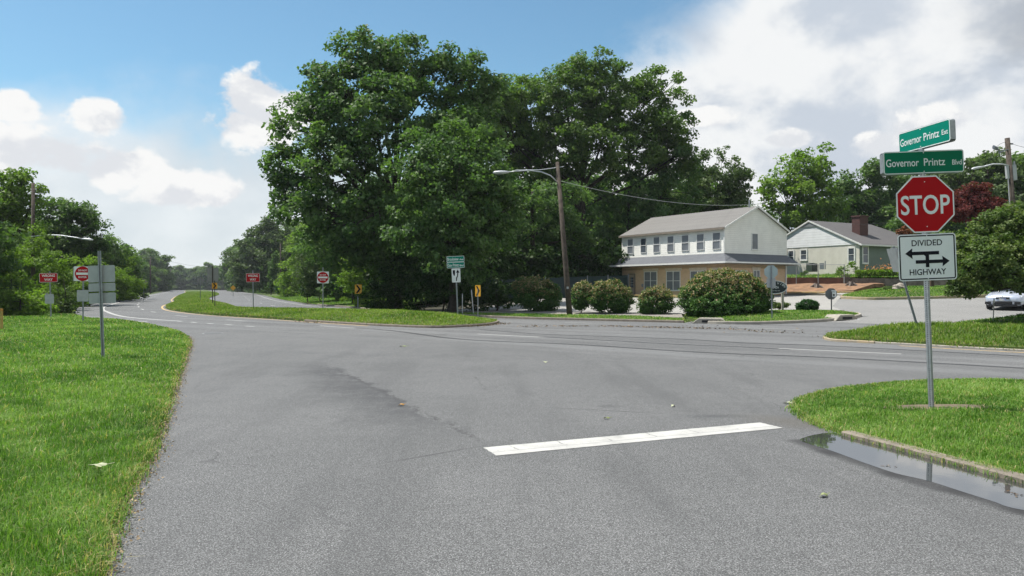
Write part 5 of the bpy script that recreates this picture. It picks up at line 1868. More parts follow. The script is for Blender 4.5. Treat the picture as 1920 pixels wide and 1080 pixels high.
# main roof: two slabs
ov, og = .16, .18
sl = (zr - ze) / (GL / 2)
mb = MB()
for sgn in (0, 1):
    x0, x1 = (-ov, GL / 2) if sgn == 0 else (GL + ov, GL / 2)
    za = ze - ov * sl
    P4 = [(x0, -og, za), (x1, -og, zr), (x1, FL + og, zr), (x0, FL + og, za)]
    th = .09
    mb._add(P4 + [(p[0], p[1], p[2] - th) for p in P4], [(0, 1, 2, 3), (7, 6, 5, 4), (0, 4, 5, 1), (1, 5, 6, 2), (2, 6, 7, 3), (3, 7, 4, 0)])
roof = mb.build('roof', SHING, root)
mb = MB()
mb.box((-ov - .05, FL / 2, ze - ov * sl - .10), (.09, FL + 2 * og, .14))
mb.build('gutter', TRIMT, roof)
mb = MB()
for x0, x1 in ((-ov, GL / 2), (GL + ov, GL / 2)):
    za = ze - ov * sl
    vs = [(x0, -og - .03, za - .13), (x1, -og - .03, zr - .13), (x1, -og - .03, zr + .015), (x0, -og - .03, za + .015)]
    vs += [(p[0], -og, p[2]) for p in vs]
    mb._add(vs, [(0, 1, 2, 3), (7, 6, 5, 4), (0, 4, 5, 1), (1, 5, 6, 2), (2, 6, 7, 3), (3, 7, 4, 0)])
mb.build('barge_board', TRIM, roof)
MB().tube([(GL / 2 - .1, .6, zr - .2), (GL / 2 - .1, .6, zr + .5)], .06, 8).build('vent_pipe', GALV, roof)
# skirt roof
sk, zk = .95, zat(491.5, DC - .9) - zg
mb = MB()
inner = [(0, 0), (GL, 0), (GL, FL), (0, FL)]
outer = [(-sk, -sk), (GL + .3, -sk), (GL + .3, FL + .5), (-sk, FL + .9)]
vs = [(x, y, zs + .05) for x, y in inner] + [(x, y, zk + .05) for x, y in outer] + [(x, y, zs - .15) for x, y in inner] + [(x, y, zk - .06) for x, y in outer]
fs = []
for i in range(4):
    j = (i + 1) % 4
    fs += [(i, 4 + i, 4 + j, j), (8 + i, 8 + j, 12 + j, 12 + i), (4 + i, 12 + i, 12 + j, 4 + j)]
mb._add(vs, fs)
skr = mb.build('skirt_roof', SHINGB, root)
mb = MB()
mb.box((-sk - .03, (FL + .9 - sk) / 2, zk - .0), (.06, FL + .9 + sk, .13))
mb.box(((GL + .3 - sk) / 2, -sk - .03, zk), (GL + .3 + sk + .06, .06, .11))
mb.build('fascia', TRIM, skr)
mb = MB()
mb.box(((GL + .25 - sk) / 2, (FL + .5 - sk) / 2, zk - .1), (GL + .25 + sk - .1, FL + .5 + sk - .1, .03))
mb.build('soffit', TRIMT, skr)
# soldier course under the skirt
mb = MB()
mb.box((-.012, FL / 2, zk - .28), (.03, FL, .2))
mb.box((GL / 2, -.012, zk - .28), (GL, .03, .2))
mb.build('brick_band', brick_mat('soldier_brick', (.44, .32, .2), (.4, .28, .18), (.44, .38, .3), .075, .3), root)
mb = MB()
mb.box((-.04, -.04, (zs + ze) / 2 + .02), (.09, .09, ze - zs - .12))
mb.build('corner_board', TRIM, root)
RF = -math.pi / 2      # front wall faces local -x


def wfront(px, ytop, ybot, wpx, m_pane, mull, fm=TRIM, sill=True, fw=.035):
    t_ = hit_front(px)
    Dw = C0.y + fa.y * t_
    z1, z0_ = zat(ytop, Dw) - zg, zat(ybot, Dw) - zg
    w = abs(hit_front(px + wpx / 2) - hit_front(px - wpx / 2))
    return window(root, 0, 0, w - 2 * fw, (z1 - z0_) - 2 * fw, RF, 0, fm, fw, mull, m_pane, sill, (-.04, t_, (z0_ + z1) / 2)), t_, z1, z0_, w


k4 = lambda x, y: (1140 + x / 4.153, 360 + y / 4.153)
for xc, yt, yb, wx in ((177, 365, 482, 46), (279, 360, 474, 44), (381, 350, 471, 50), (490, 343, 466, 52), (604, 335, 459, 56), (722, 326, 453, 58), (848, 315, 447, 62)):
    px, py = k4(xc, yt)
    wfront(px, py, k4(xc, yb)[1], wx / 4.153, GLASS if xc == 279 else SCREEN, 'h', sill=False)
for xc, yt, yb, wx in ((334, 618, 764, 102), (511, 615, 768, 110), (700, 612, 768, 116), (872, 612, 775, 120)):
    px, py = k4(xc, yt)
    f, t_, z1, z0_, w = wfront(px, py, k4(xc, yb)[1], wx / 4.153, SCREEN, 'hv', fw=.06)
    MB().box((-.02, t_, z1 + .12), (.06, w + .25, .22)).build('lintel', LINTEL, root)
# shop door at the far left
px, py = k4(188, 636)
t_ = hit_front(px)
Dw = C0.y + fa.y * t_
z1, z0_ = zat(py, Dw) - zg, zat(k4(188, 800)[1], Dw) - zg
dw = abs(hit_front(k4(215, 0)[0]) - hit_front(k4(163, 0)[0]))
DOORM = mat('door_paint', (.5, .4, .3), (.46, .37, .28), .5, 3.)
mb = MB()
mb.ring([(-dw / 2, -1.15), (dw / 2, -1.15), (dw / 2, 1.15), (-dw / 2, 1.15)], [(-dw / 2 + .09, -1.15 + .01), (dw / 2 - .09, -1.15 + .01), (dw / 2 - .09, 1.05), (-dw / 2 + .09, 1.05)], -.05, .05)
d = mb.build('door', TRIMT, root)
d.rotation_euler = (0, 0, RF)
d.location = (-.03, t_, (z0_ + z1) / 2)
d.scale = (1, 1, (z1 - z0_) / 2.3)
MB().box((0, .03, -.05), (dw - .16, .02, 2.15)).build('door_leaf', DOORM, d)
mb = MB()
mb.box((0, .015, .2), (dw * .42, .02, 1.1))
mb.build('door_glass', GLASS, d)
mb = MB()
for k in range(1, 4):
    mb.box((0, .0, -.35 + 1.1 * k / 4), (dw * .42, .012, .03))
mb.box((0, .002, .2), (.03, .012, 1.1))
mb.build('glazing_bar', TRIM, d)
MB().box((dw * .3, -.02, -.25), (.04, .06, .12)).build('handle', GALV, d)
# gable end windows, banner, downpipe
RG = 0.


def wgable(px, ytop, ybot, wpx, pane, mull, fw=.05, sill=True):
    t_ = hit_gable(px)
    Dw = C0.y + fb.y * t_
    z1, z0_ = zat(ytop, Dw) - zg, zat(ybot, Dw) - zg
    w = abs(hit_gable(px + wpx / 2) - hit_gable(px - wpx / 2))
    window(root, 0, 0, w - 2 * fw, (z1 - z0_) - 2 * fw, RG, 0, TRIM, fw, mull, pane, sill, (t_, -.04, (z0_ + z1) / 2))
    return t_, z1, z0_, w


px, py = k4(1140, 322)
wgable(px, py, k4(0, 449)[1], 50 / 4.153, SCREEN, 'n')
px, py = k4(1153, 608)
t_, z1, z0_, w = wgable(px, py, k4(0, 700)[1], 52 / 4.153, SCREEN, 'v')
MB().box((t_, -.02, z1 + .11), (w + .2, .06, .2)).build('lintel', LINTEL, root)
t0, t1 = hit_gable(k4(976, 0)[0]), hit_gable(k4(1082, 0)[0])
zz = zat(k4(0, 632)[1], 57) - zg
MB().box(((t0 + t1) / 2, -.03, zz - .1), (t1 - t0, .02, .62)).build('banner', SIGNWHITE, root)
MB().prism(circle(.14, 14, (t0 + t1) / 2, zz - .12), -.045, -.041).build('banner_mark', mat('banner_mark', (.12, .14, .2)), root)
MB().box((GL - .12, -.05, (zk + lowz) / 2), (.1, .08, zk - lowz - .1)).build('downpipe', TRIM, root)
MB().box((-.06, 9.5 * 0 + hit_front(k4(272, 0)[0]), .9), (.1, .12, .25)).build('meter_box', GALV, root)
# yellow kerb in front
tag(MB().box((0, 0, 0), (.2, FL + .6, .2)).build('kerb', YELLOW), kind='structure')
ko = bpy.data.objects[sorted(o.name for o in bpy.data.objects if o.name.startswith('kerb'))[-1]]
ko.matrix_world = Matrix.Translation(C0 + fa * (FL / 2) - fb * .9 + Vector((0, 0, float(H(C0.x - 2, C0.y + 4)) + .04))) @ Matrix.Rotation(math.atan2(fb.y, fb.x), 4, 'Z')

# --- low house
DH = 72.
Hc = Vector((at(1611.5, DH), DH, 0))
ha = Vector((-.49, .872, 0)).normalized()           # along the gable end, away
hb = Vector((ha.y, -ha.x, 0))                       # along the side wall, right
zh = 2.7
HG, HS = 11.5, 12.5
root = thing('low_house', 'single storey house with cream and grey green walls, white gable and brick chimney', 'house', (Hc.x, Hc.y, zh), (0, 0, math.atan2(hb.y, hb.x)))
hze = zat(455.4, DH) - zh
hzr = zat(413.5, 77.) - zh
# local: x along side wall (right), y along gable (away). gable end outside is -x, side wall outside is -y
STUCCO = mat('cream_stucco', (.62, .60, .535), (.56, .54, .48), .9, 1.5, bump=.1)
SAGE = mat('grey_green_render', (.17, .21, .185), (.15, .185, .165), .9, 2.)
MB().box((HS / 2, HG / 2, hze / 2 - .6), (HS, HG, hze + 1.2)).build('wall', STUCCO, root)
MB().box((HS / 2 + .01, -.012, hze / 2 - .6), (HS - .02, .02, hze + 1.2)).build('side_wall', SAGE, root)
mb = MB()
gz_ = hze - .12
vs = [(-.05, -.05, gz_), (-.05, HG + .05, gz_), (-.05, HG / 2, hzr - .05), (.15, -.05, gz_), (.15, HG + .05, gz_), (.15, HG / 2, hzr - .05)]
mb._add(vs, [(0, 2, 1), (3, 4, 5), (0, 1, 4, 3), (1, 2, 5, 4), (2, 0, 3, 5)])
mb.build('gable_siding', WHITES, root)
mb = MB()
sl = (hzr - hze) / (HG / 2)
ov = .35
zb_ = hze - ov * sl
for y0, y1 in ((-ov, HG / 2), (HG + ov, HG / 2)):
    P4 = [(-.14, y0, zb_), (HS + .3, y0, zb_), (HS - 2.5, y1, hzr), (-.14, y1, hzr)]
    mb._add(P4 + [(p[0], p[1], p[2] - .1) for p in P4], [(0, 1, 2, 3), (7, 6, 5, 4), (0, 4, 5, 1), (1, 5, 6, 2), (2, 6, 7, 3), (3, 7, 4, 0)])
mb._add([(HS + .3, -ov, zb_ - .01), (HS + .3, HG + ov, zb_ - .01), (HS - 2.5, HG / 2, hzr - .01)], [(0, 1, 2)])
hroof = mb.build('roof', SHINGD, root)
mb = MB()
for y0, y1 in ((-ov, HG / 2), (HG + ov, HG / 2)):
    vs = [(-.18, y0, zb_ - .14), (-.18, y1, hzr - .14), (-.18, y1, hzr + .02), (-.18, y0, zb_ + .02)]
    vs += [(-.14, p[1], p[2]) for p in vs]
    mb._add(vs, [(0, 1, 2, 3), (7, 6, 5, 4), (0, 4, 5, 1), (1, 5, 6, 2), (2, 6, 7, 3), (3, 7, 4, 0)])
mb.box((HS / 2, -ov - .04, zb_ - .06), (HS + .6, .08, .13))
mb.build('fascia', TRIM, hroof)
mb = MB()
vs = [(-.12, HG / 2 - 1.0, hzr - .66), (-.12, HG / 2 + 1.0, hzr - .66), (-.12, HG / 2, hzr - .21)]
vs += [(-.06, p[1], p[2]) for p in vs]
mb._add(vs, [(0, 2, 1), (3, 4, 5), (0, 1, 4, 3), (1, 2, 5, 4), (2, 0, 3, 5)])
mb.build('gable_vent', GALV, root)
# chimney on the near slope
cx = 3.7
cy = 2.6
cz = hze + cy * sl
mb = MB()
mb.box((cx, cy, cz + .4), (1.3, .9, 2.6))
ch = mb.build('chimney', BRICKR, hroof)
MB().box((cx, cy, cz + 1.76), (1.45, 1.05, .14)).build('chimney_cap', BRICKR, hroof)


def hwin(px, ytop, ybot, wpx, gable, mull='h'):
    k = (px - 960) / F
    dr = ha if gable else hb
    f = lambda p: ((p - 960) / F * Hc.y - Hc.x) / (dr.x - (p - 960) / F * dr.y)
    t_ = f(px)
    Dw = Hc.y + dr.y * t_
    z1, z0_ = zat(ytop, Dw) - zh, zat(ybot, Dw) - zh
    w = abs(f(px + wpx / 2) - f(px - wpx / 2))
    fw = .13
    window(root, 0, 0, w - 2 * fw, z1 - z0_ - 2 * fw, -math.pi / 2 if gable else 0, 0, TRIM, fw, mull, GLASS, True,
           (-.04, t_, (z0_ + z1) / 2) if gable else (t_, -.06, (z0_ + z1) / 2))


k5 = lambda x, y: (1440 + x / 3.177, 360 + y / 3.177)
for xc, yt, yb, wx, ga in ((140, 345, 425, 38, 1), (214, 340, 408, 44, 1), (498, 328, 418, 46, 1), (577, 320, 428, 38, 0), (760, 328, 430, 70, 0)):
    px, py = k5(xc, yt)
    hwin(px, py, k5(0, yb)[1], wx / 3.177, ga)
# a further house showing only its white gable edge behind the STOP sign
root = thing('far_house', 'pale house gable and roof peeping out beside the STOP sign', 'house', (at(1700, 96), 96, 2.5), (0, 0, .5))
MB().box((1.5, 0, 2.6), (5, 5, 6.2)).build('wall', WHITES, root)
mb = MB()
z_ = zat(428, 96) - 2.5
mb._add([(-1.4, -3, 5.6), (4.4, -3, 5.6), (1.5, -3, z_ + .6), (-1.4, 3, 5.6), (4.4, 3, 5.6), (1.5, 3, z_ + .6)], [(0, 1, 2), (3, 5, 4), (0, 2, 5, 3), (1, 4, 5, 2), (0, 3, 4, 1)])
mb.build('roof', SHING, root)

# --- retaining wall, dirt bank, yard, wire fence
WL = [(at(1440, 67.5), 67.5), (at(1530, 66), 66), (at(1585, 65.2), 65.2), (at(1660, 64), 64), (at(1700, 63.2), 63.2), (at(1760, 62), 62), (at(1830, 60.5), 60.5)]
STONE = brick_mat('rough_stone', (.17, .115, .085), (.13, .095, .075), (.11, .09, .075), .7, .28)
STONE2 = mat('dark_rubble', (.13, .115, .10), (.08, .07, .062), .95, 3., bump=.8, bscale=6)
wall_root = thing('retaining_wall', 'low brown stone retaining wall below the house yard', 'wall', (WL[0][0], WL[0][1], 0))
mb = MB(); mc = MB()
for i in range(len(WL) - 1):
    a, b = Vector((*WL[i], 0)), Vector((*WL[i + 1], 0))
    d = (b - a); L = d.length; d.normalize()
    nn = Vector((-d.y, d.x, 0))
    R = Matrix.Rotation(math.atan2(d.y, d.x), 3, 'Z')
    zt0 = zat(520.5 + i * .6, (a.y + b.y) / 2)
    c = (a + b) / 2 - Vector((*WL[0], 0))
    (mb if i < 2 else mc).box((c.x, c.y, zt0 / 2 + .2), (L + .02, .4 + .02 * (i % 2), zt0 - .4), 0, R)
    mc.box((c.x, c.y, zt0 + .03), (L + .03, .46 + .02 * (i % 2), .07), 0, R) if False else None
mb.build('brown_section', mat('brown_block', (.17, .085, .06), (.11, .06, .045), .9, 2.5, bump=.6, bscale=8), wall_root)
mc.build('rubble_section', STONE2, wall_root)
a = Vector((*WL[2], 0)) - Vector((*WL[0], 0))
MB().box((a.x, a.y - .05, zat(519, 65) / 2 + .1), (.5, .6, zat(517, 65) - .2)).box((a.x, a.y - .05, zat(516.5, 65) + .02), (.6, .7, .08)).build('pillar', STONE2, wall_root, bevel=.03)
YZ = lambda x, y: np.where(True, zat(520.5, 65.5) + .02 + .05 * np.clip((np.asarray(y) * .9 + np.asarray(x) * .4) - 71.5, 0, 9), 0)
yard = [(p[0], p[1] + .1) for p in WL] + [(60, 64), (60, 110), (20, 110), (21, 75)]
region('lawn', yard, YZ, SOIL, 2.5)
grass('grass', yard, YZ, lambda y: 50, .2, 21, box=(20, 60, 45, 74))
DIRT = mat('orange_dirt', (.27, .155, .085), (.16, .095, .058), .95, 1.6, bump=1., bscale=4, detail=9.)
db = [gt(1462, 549.5), gt(1530, 549.3), gt(1600, 549), gt(1640, 544), (WL[3][0], WL[3][1] - .1), (WL[2][0], WL[2][1] - .1), (WL[1][0], WL[1][1] - .1), (WL[0][0], WL[0][1] - .1)]
def DZ(x, y):
    x = np.atleast_1d(x); y = np.atleast_1d(y)
    d = edge_dist(db[:3], x, y)
    return H(x, y) + .12 + .42 * sm(d, 0, 4.5) + .07 * np.sin(x * 2.1) * np.sin(y * 1.7) + .04 * np.sin(x * 5 + y * 3)
region('dirt_bank', db, DZ, DIRT, .5, skirt=.3)
kerb('kerb', smooth_line([gt(1600, 549.4), gt(1560, 549.9), gt(1520, 550), gt(1470, 550.2)], 4)[::-1], YELLOW, .16, .14, H)
for px, D_, s_, lab in ((1531, 63.5, .34, 'hacked grey tree stump on the orange dirt bank, left one'), (1596, 63, .30, 'splintered tree stump on the orange dirt bank, right one')):
    X = at(px, D_)
    r_ = thing('tree_stump', lab, 'stump', (X, D_, float(DZ(X, D_)[0]) - .02))
    rs = random.Random(int(px))
    mb = MB()
    mb.tube([(0, 0, -.1), (0, 0, .1), (.03, 0, .38)], [s_ * 1.15, s_ * .85, s_ * .7], 9)
    mb.build('stump_body', mat('stump_grey', (.2, .17, .15), (.1, .085, .075), .95, 6., bump=.7), r_)
    for k in range(6):
        a = k * 1.05 + rs.uniform(-.2, .2)
        MB().tube([(s_ * .6 * math.cos(a), s_ * .6 * math.sin(a), .25), (s_ * 1.5 * math.cos(a), s_ * 1.5 * math.sin(a), .06), (s_ * 2.2 * math.cos(a), s_ * 2.2 * math.sin(a), -.06)], [.08, .06, .03], 6).build('root', mat('stump_grey', ()), r_)
# chain link fence on the wall
fr_ = thing('wire_fence', 'chain link fence with thin posts along the top of the brown wall', 'fence', (WL[0][0], WL[0][1] - .35, 0))
org = Vector((WL[0][0], WL[0][1] - .35, 0))
zf_t = lambda D_: zat(495.5, D_)
pts = []
for px in (1472, 1493, 1534, 1583):
    D_ = float(np.interp(px, [1440, 1530, 1585, 1660], [67.5, 66, 65.2, 64])) - .35
    p_ = Vector((at(px, D_), D_, 0)) - org
    pts.append((p_, D_))
    MB().tube([(p_.x, p_.y, float(H(at(px, D_), D_)) + .3), (p_.x, p_.y, zf_t(D_))], .035, 7).build('post', GALV, fr_)
MB().tube([(p_.x, p_.y, zf_t(D_) - .03) for p_, D_ in pts], .022, 6).build('top_rail', GALV, fr_)
mb = MB()
a, b = pts[0][0], pts[-1][0]
L = (b - a).length
z0_, z1_ = zat(521, 66), zf_t(66) - .05
n = int(L / .16)
hgt = z1_ - z0_
for k in range(-int(hgt / .16), n):
    for sgn in (1, -1):
        t0, t1 = k * .16 / L, (k * .16 + hgt) / L
        q0, q1 = max(t0, 0), min(t1, 1)
        if q1 <= q0:
            continue
        fz = lambda t_: (z0_ + (t_ - t0) / (t1 - t0) * hgt) if sgn > 0 else (z1_ - (t_ - t0) / (t1 - t0) * hgt)
        mb.tube([(*a.lerp(b, q0).xy, fz(q0)), (*a.lerp(b, q1).xy, fz(q1))], .0028, 3, cap=False)
mb.build('mesh', GALV, fr_)
# utility unit and climbing plant by the house wall
r_ = thing('air_conditioner', 'small dark green outdoor unit against the cream house wall', 'air conditioner', (at(1522, 72), 72, zat(508, 72) - .1), (0, 0, .5))
MB().box((0, 0, .42), (.8, .7, .8)).build('casing', mat('unit_green', (.03, .05, .035), (.025, .04, .03), .6), r_, bevel=.03)
mb = MB()
for k in range(6):
    mb.box((0, -.36, .15 + k * .1), (.7, .02, .03))
mb.build('grille', SIGNBLACK, r_)
MB().prism(circle(.3, 16), 0, .03).build('fan_cover', GALV, r_).matrix_local = Matrix.Translation((0, 0, .84)) @ Matrix.Rotation(math.pi / 2, 4, 'X')
r_ = thing('meter', 'grey meter boxes fixed low on the cream house wall', 'meter', (at(1541, 71.6), 71.6, zat(505, 71.6)), (0, 0, -.5))
MB().box((0, 0, .3), (.4, .15, .6)).build('meter_box', GALV, r_)
MB().tube([(.3, 0, .0), (.3, 0, .8)], .05, 6).build('pipe', GALV, r_)
tree('shrub', 'leafy vine climbing the corner of the cream house wall', 'shrub', 69.5, 1590, [(1580, 508, 9, 10), (1600, 498, 7, 6), (1574, 513, 7, 6), (1607, 505, 4, 9)], LIMELEAF, leaf=.16, clump=.3, cover=1.3, per=30, trunk=.04, seed=140, twigs=2, parts=('foliage', 'stem'), height=.6, bz=2.6)
tree('shrub', 'tiny green shrub in the yard left of the dark green unit', 'shrub', 69.5, 1508, [(1508, 513, 8, 5)], MIDLEAF, leaf=.14, clump=.25, cover=1.5, per=30, trunk=.03, seed=141, twigs=2, parts=('foliage', 'stem'), height=.3, bz=2.6)
# day lilies
LILY = leaf_mat('lily_leaf', (.07, .13, .015), (.13, .22, .025), (.2, .29, .04), .35)
LV = Leaves(150)
rg_ = np.random.default_rng(150)
n = 5200
px_ = rg_.uniform(1606, 1690, n); dd = rg_.uniform(65, 68, n)
X_ = (px_ - 960) / F * dd
LV.add(np.stack([X_, dd, np.full(n, zat(521, 65.5)) + rg_.uniform(0, .62, n) ** 1.0], 1), np.stack([rg_.normal(size=n), rg_.normal(size=n), np.full(n, .35)], 1), np.full(n, .34), rg_.uniform(.2, .95, n))
r_ = thing('lily_bed', 'bed of light green day lilies with orange flowers above the stone wall', 'flower bed', (at(1640, 66), 66, 2.6))
o = bpy.data.objects.new('foliage', LV.mesh('foliage', LILY)); link(o, r_); o.location = (-at(1640, 66), -66, -2.6)
LV = Leaves(151)
n = 190
px_ = np.concatenate([rg_.uniform(1618, 1656, 60), rg_.uniform(1650, 1690, 130)]); dd = rg_.uniform(66.5, 68, n)
zc_ = zat(506, 67) + np.where(px_ > 1650, .15, 0) + rg_.normal(0, .2, n)
LV.add(np.stack([(px_ - 960) / F * dd, dd, zc_], 1), rg_.normal(size=(n, 3)), np.full(n, .17), rg_.uniform(0, 1, n))
o = bpy.data.objects.new('flowers', LV.mesh('flowers', leaf_mat('lily_flower', (.5, .17, .06), (.6, .26, .12), (.55, .35, .2), .3))); link(o, r_); o.location = (-at(1640, 66), -66, -2.6)
# boulder and timber post on the street corner lawn
X, D_ = at(1686, 56), 56
me = bpy.data.meshes.new('boulder')
import bmesh
bm = bmesh.new()
bmesh.ops.create_icosphere(bm, subdivisions=3, radius=1)
for v in bm.verts:
    c = v.co
    k = 1 + .16 * math.sin(3 * c.x + 1) * math.cos(4 * c.y) + .10 * math.sin(7 * c.z + 3 * c.x)
    v.co = Vector((c.x * .46 * k, c.y * .4 * k, c.z * .3 * k))
bm.to_mesh(me); bm.free()
me.materials.append(mat('boulder_stone', (.36, .32, .27), (.24, .21, .18), .9, 5., bump=.5, bscale=12))
o = bpy.data.objects.new('boulder', me); link(o)
o.location = (X, D_, float(SZ(X, D_)[0]) + .12)
tag(o, 'pale rounded boulder on the street corner lawn', 'boulder')
r_ = thing('timber_post', 'short thick dark timber post behind the STOP sign post', 'post', (at(1747, 58), 58, float(SZ(at(1747, 58), 58)[0])))
MB().box((0, 0, .42), (.26, .26, 1.1)).build('post_body', mat('dark_timber', (.09, .06, .045), (.06, .04, .03), .9), r_, bevel=.02)
MB().box((0, 0, .99), (.3, .3, .05)).build('post_cap', mat('dark_timber', ()), r_)

# dark screen fence behind the stand
SCR = mat('dark_green_screen', (.012, .03, .032), (.009, .022, .026), .8, 1.5)
r_ = thing('screen_fence', 'long dark green screen fence in shade left of the building', 'fence', (at(1178, 63), 63, float(H(at(1178, 63), 63))), group=None)
o0 = Vector((at(1178, 63), 63, float(H(at(1178, 63), 63))))
a, b = Vector((0, 0, 0)), Vector((at(900, 60), 60, 0.55)) - o0
for k in range(7):
    q0, q1 = a.lerp(b, k / 7), a.lerp(b, (k + 1) / 7)
    mb = MB()
    mb._add([q0, q1, q1 + Vector((0, 0, 1.75)), q0 + Vector((0, 0, 1.75)), q0 + Vector((0, .04, 0)), q1 + Vector((0, .04, 0)), q1 + Vector((0, .04, 1.75)), q0 + Vector((0, .04, 1.75))],
            [(0, 3, 2, 1), (4, 5, 6, 7), (3, 7, 6, 2), (0, 1, 5, 4), (0, 4, 7, 3), (1, 2, 6, 5)])
    mb.build('screen_panel', SCR, r_)
    MB().tube([q0 + Vector((0, -.05, -.2)), q0 + Vector((0, -.05, 1.85))], .04, 6).build('post', mat('bracket', ()), r_)

# ------------------------------------------------------------------ storm drains, manhole
def drain(name, lab, c, ang, L, h):
    r_ = thing(name, lab, 'storm drain', (c[0], c[1], float(H(*c))), (0, 0, ang))
    prof = [(-L / 2, 0), (L / 2, 0), (L / 2 - .35, h), (-L / 2 + .35, h)]
    MB().prism(prof, 0, .75).build('hood', PALECONC, r_, bevel=.03)
    MB().box((0, -.005, h * .42), (L - 1.0, .02, h * .42)).build('inlet', HOLE, r_)
    return r_


drain('storm_drain', 'concrete storm drain hood in the kerb below the huge bush', (9.3, 35.15), math.radians(-22), 1.7, .26)
drain('storm_drain', 'concrete storm drain with dark opening at the curved corner kerb', (15.9, 35.4), math.radians(30), 1.7, .27)
r_ = thing('manhole_cover', 'worn round manhole cover in the near lane pavement', 'manhole cover', (*g(399, 625), .0))
MB().slab(circle(.37, 32), .0, .006).build('frame', mat('worn_iron', (.2, .2, .2), (.3, .3, .3), .6, 12.), r_)
MB().slab(circle(.31, 32), .006, .010).build('lid', mat('iron', (.09, .09, .092), (.14, .14, .14), .5, 20., bump=.8, bscale=60), r_)

# ------------------------------------------------------------------ parked car
def build_car(loc, rz):
    root = thing('parked_car', 'silver sedan parked nose out under the overhanging tree', 'car', loc, (0, 0, rz))
    PAINT = mat('silver_paint', (.50, .54, .62), (.48, .52, .60), .25, 2., metal=.35, coat=.8)
    BLACK = mat('black_plastic', (.015, .015, .017), rough=.5)
    GL = mat('car_glass', (.02, .025, .03), (.03, .035, .04), .05, 2., spec=.8)
    # stations along y (front at -y): y, half width, sill z, belt z, hood/roof z
    st_ = [(-2.25, .62, .32, .52, .60), (-2.2, .78, .22, .60, .70), (-2.0, .85, .18, .66, .78), (-1.5, .88, .18, .74, .88), (-.95, .89, .18, .84, .96), (.3, .89, .18, .88, .98), (1.4, .88, .18, .92, 1.0), (2.0, .84, .2, .92, 1.0), (2.2, .72, .32, .8, .92)]
    rings = []
    for y, w, z0, zb, zt in st_:
        rings.append([(-w * .8, y, z0), (-w, y, z0 + .12), (-w, y, (z0 + zb) / 2), (-w * .98, y, zb), (-w * .88, y, zt - .03), (-w * .5, y, zt), (0, y, zt + .02), (w * .5, y, zt), (w * .88, y, zt - .03), (w * .98, y, zb), (w, y, (z0 + zb) / 2), (w, y, z0 + .12), (w * .8, y, z0)])
    body = MB().loft(rings).build('body', PAINT, root, smooth=True)
    rings = []
    for y, w, z0, z1 in ((-1.05, .70, .93, .95), (-.25, .66, .96, 1.38), (.2, .64, .97, 1.44), (.9, .63, .98, 1.42), (1.75, .62, .98, 1.02)):
        rings.append([(-w - .1, y, z0 - .02), (-w, y, z1 - .05), (-w * .6, y, z1), (0, y, z1 + .015), (w * .6, y, z1), (w, y, z1 - .05), (w + .1, y, z0 - .02)])
    cab = MB().loft(rings).build('windows', GL, root, smooth=True)
    rings = []
    for y, w, z1 in ((-.22, .60, 1.40), (.2, .62, 1.455), (.9, .61, 1.435), (1.15, .58, 1.36)):
        rings.append([(-w, y, z1 - .04), (-w * .6, y, z1 + .005), (0, y, z1 + .02), (w * .6, y, z1 + .005), (w, y, z1 - .04), (w * .9, y, z1 - .07), (-w * .9, y, z1 - .07)])
    MB().loft(rings).build('roof', PAINT, root, smooth=True)
    for s_ in (-1, 1):
        MB().tube([(s_ * .74, -1.0, .95), (s_ * .61, -.24, 1.39)], .03, 6).build('pillar', PAINT, root)
        hl = MB()
        hl.loft([[(s_ * x, y, z) for x, y, z in ((.42, -2.22, .56), (.80, -2.12, .60), (.82, -1.98, .72), (.50, -2.16, .70))], [(s_ * x, y + .12, z) for x, y, z in ((.42, -2.22, .56), (.80, -2.12, .60), (.82, -1.98, .72), (.50, -2.16, .70))]])
        h1 = hl.build('headlight', mat('headlight_glass', (.75, .78, .8), (.6, .63, .66), .1, 9., coat=1.), root)
        MB().prism(circle(.055, 12, s_ * .62, .63), -2.20, -2.12).build('lamp', SIGNWHITE, h1)
        MB().box((s_ * .96, -.75, 1.0), (.16, .12, .12)).build('mirror', PAINT, root, bevel=.03)
        MB().box((s_ * .66, -2.235, .34), (.28, .05, .14)).build('fog_light', BLACK, root, bevel=.01)
        for y in (-1.42, 1.35):
            w_ = MB()
            w_.loft([[(s_ * (.78 + dx), y + r_ * math.cos(a), .32 + r_ * math.sin(a)) for a in [k * math.pi / 12 for k in range(24)]] for dx, r_ in ((-.1, .28), (-.1, .32), (.1, .32), (.11, .2))])
            wo = w_.build('wheel', BLACK, root, smooth=False)
            MB().loft([[(s_ * (.9 + dx), y + r_ * math.cos(a), .32 + r_ * math.sin(a)) for a in [k * math.pi / 10 for k in range(20)]] for dx, r_ in ((-.06, .21), (.0, .2), (-.02, .04))]).build('rim', GALV, wo)
    MB().box((0, -2.262, .60), (.62, .04, .10)).build('grille', BLACK, root, bevel=.01)
    MB().box((0, -2.27, .36), (.86, .05, .16)).build('lower_intake', BLACK, root, bevel=.02)
    MB().box((0, -2.285, .53), (.32, .012, .12)).build('number_plate', mat('plate', (.12, .17, .4), (.5, .5, .45), .5, 9.), root)
    MB().prism(circle(.055, 16, 0, .645), -2.295, -2.28).build('badge', GALV, root)
    MB().box((0, -2.2, .2), (1.3, .2, .08)).build('lip', BLACK, root)
    return root


cx_, cy_ = 27.2, 40.5
build_car((cx_, cy_, float(H(cx_, cy_)) - .03), math.radians(-46))

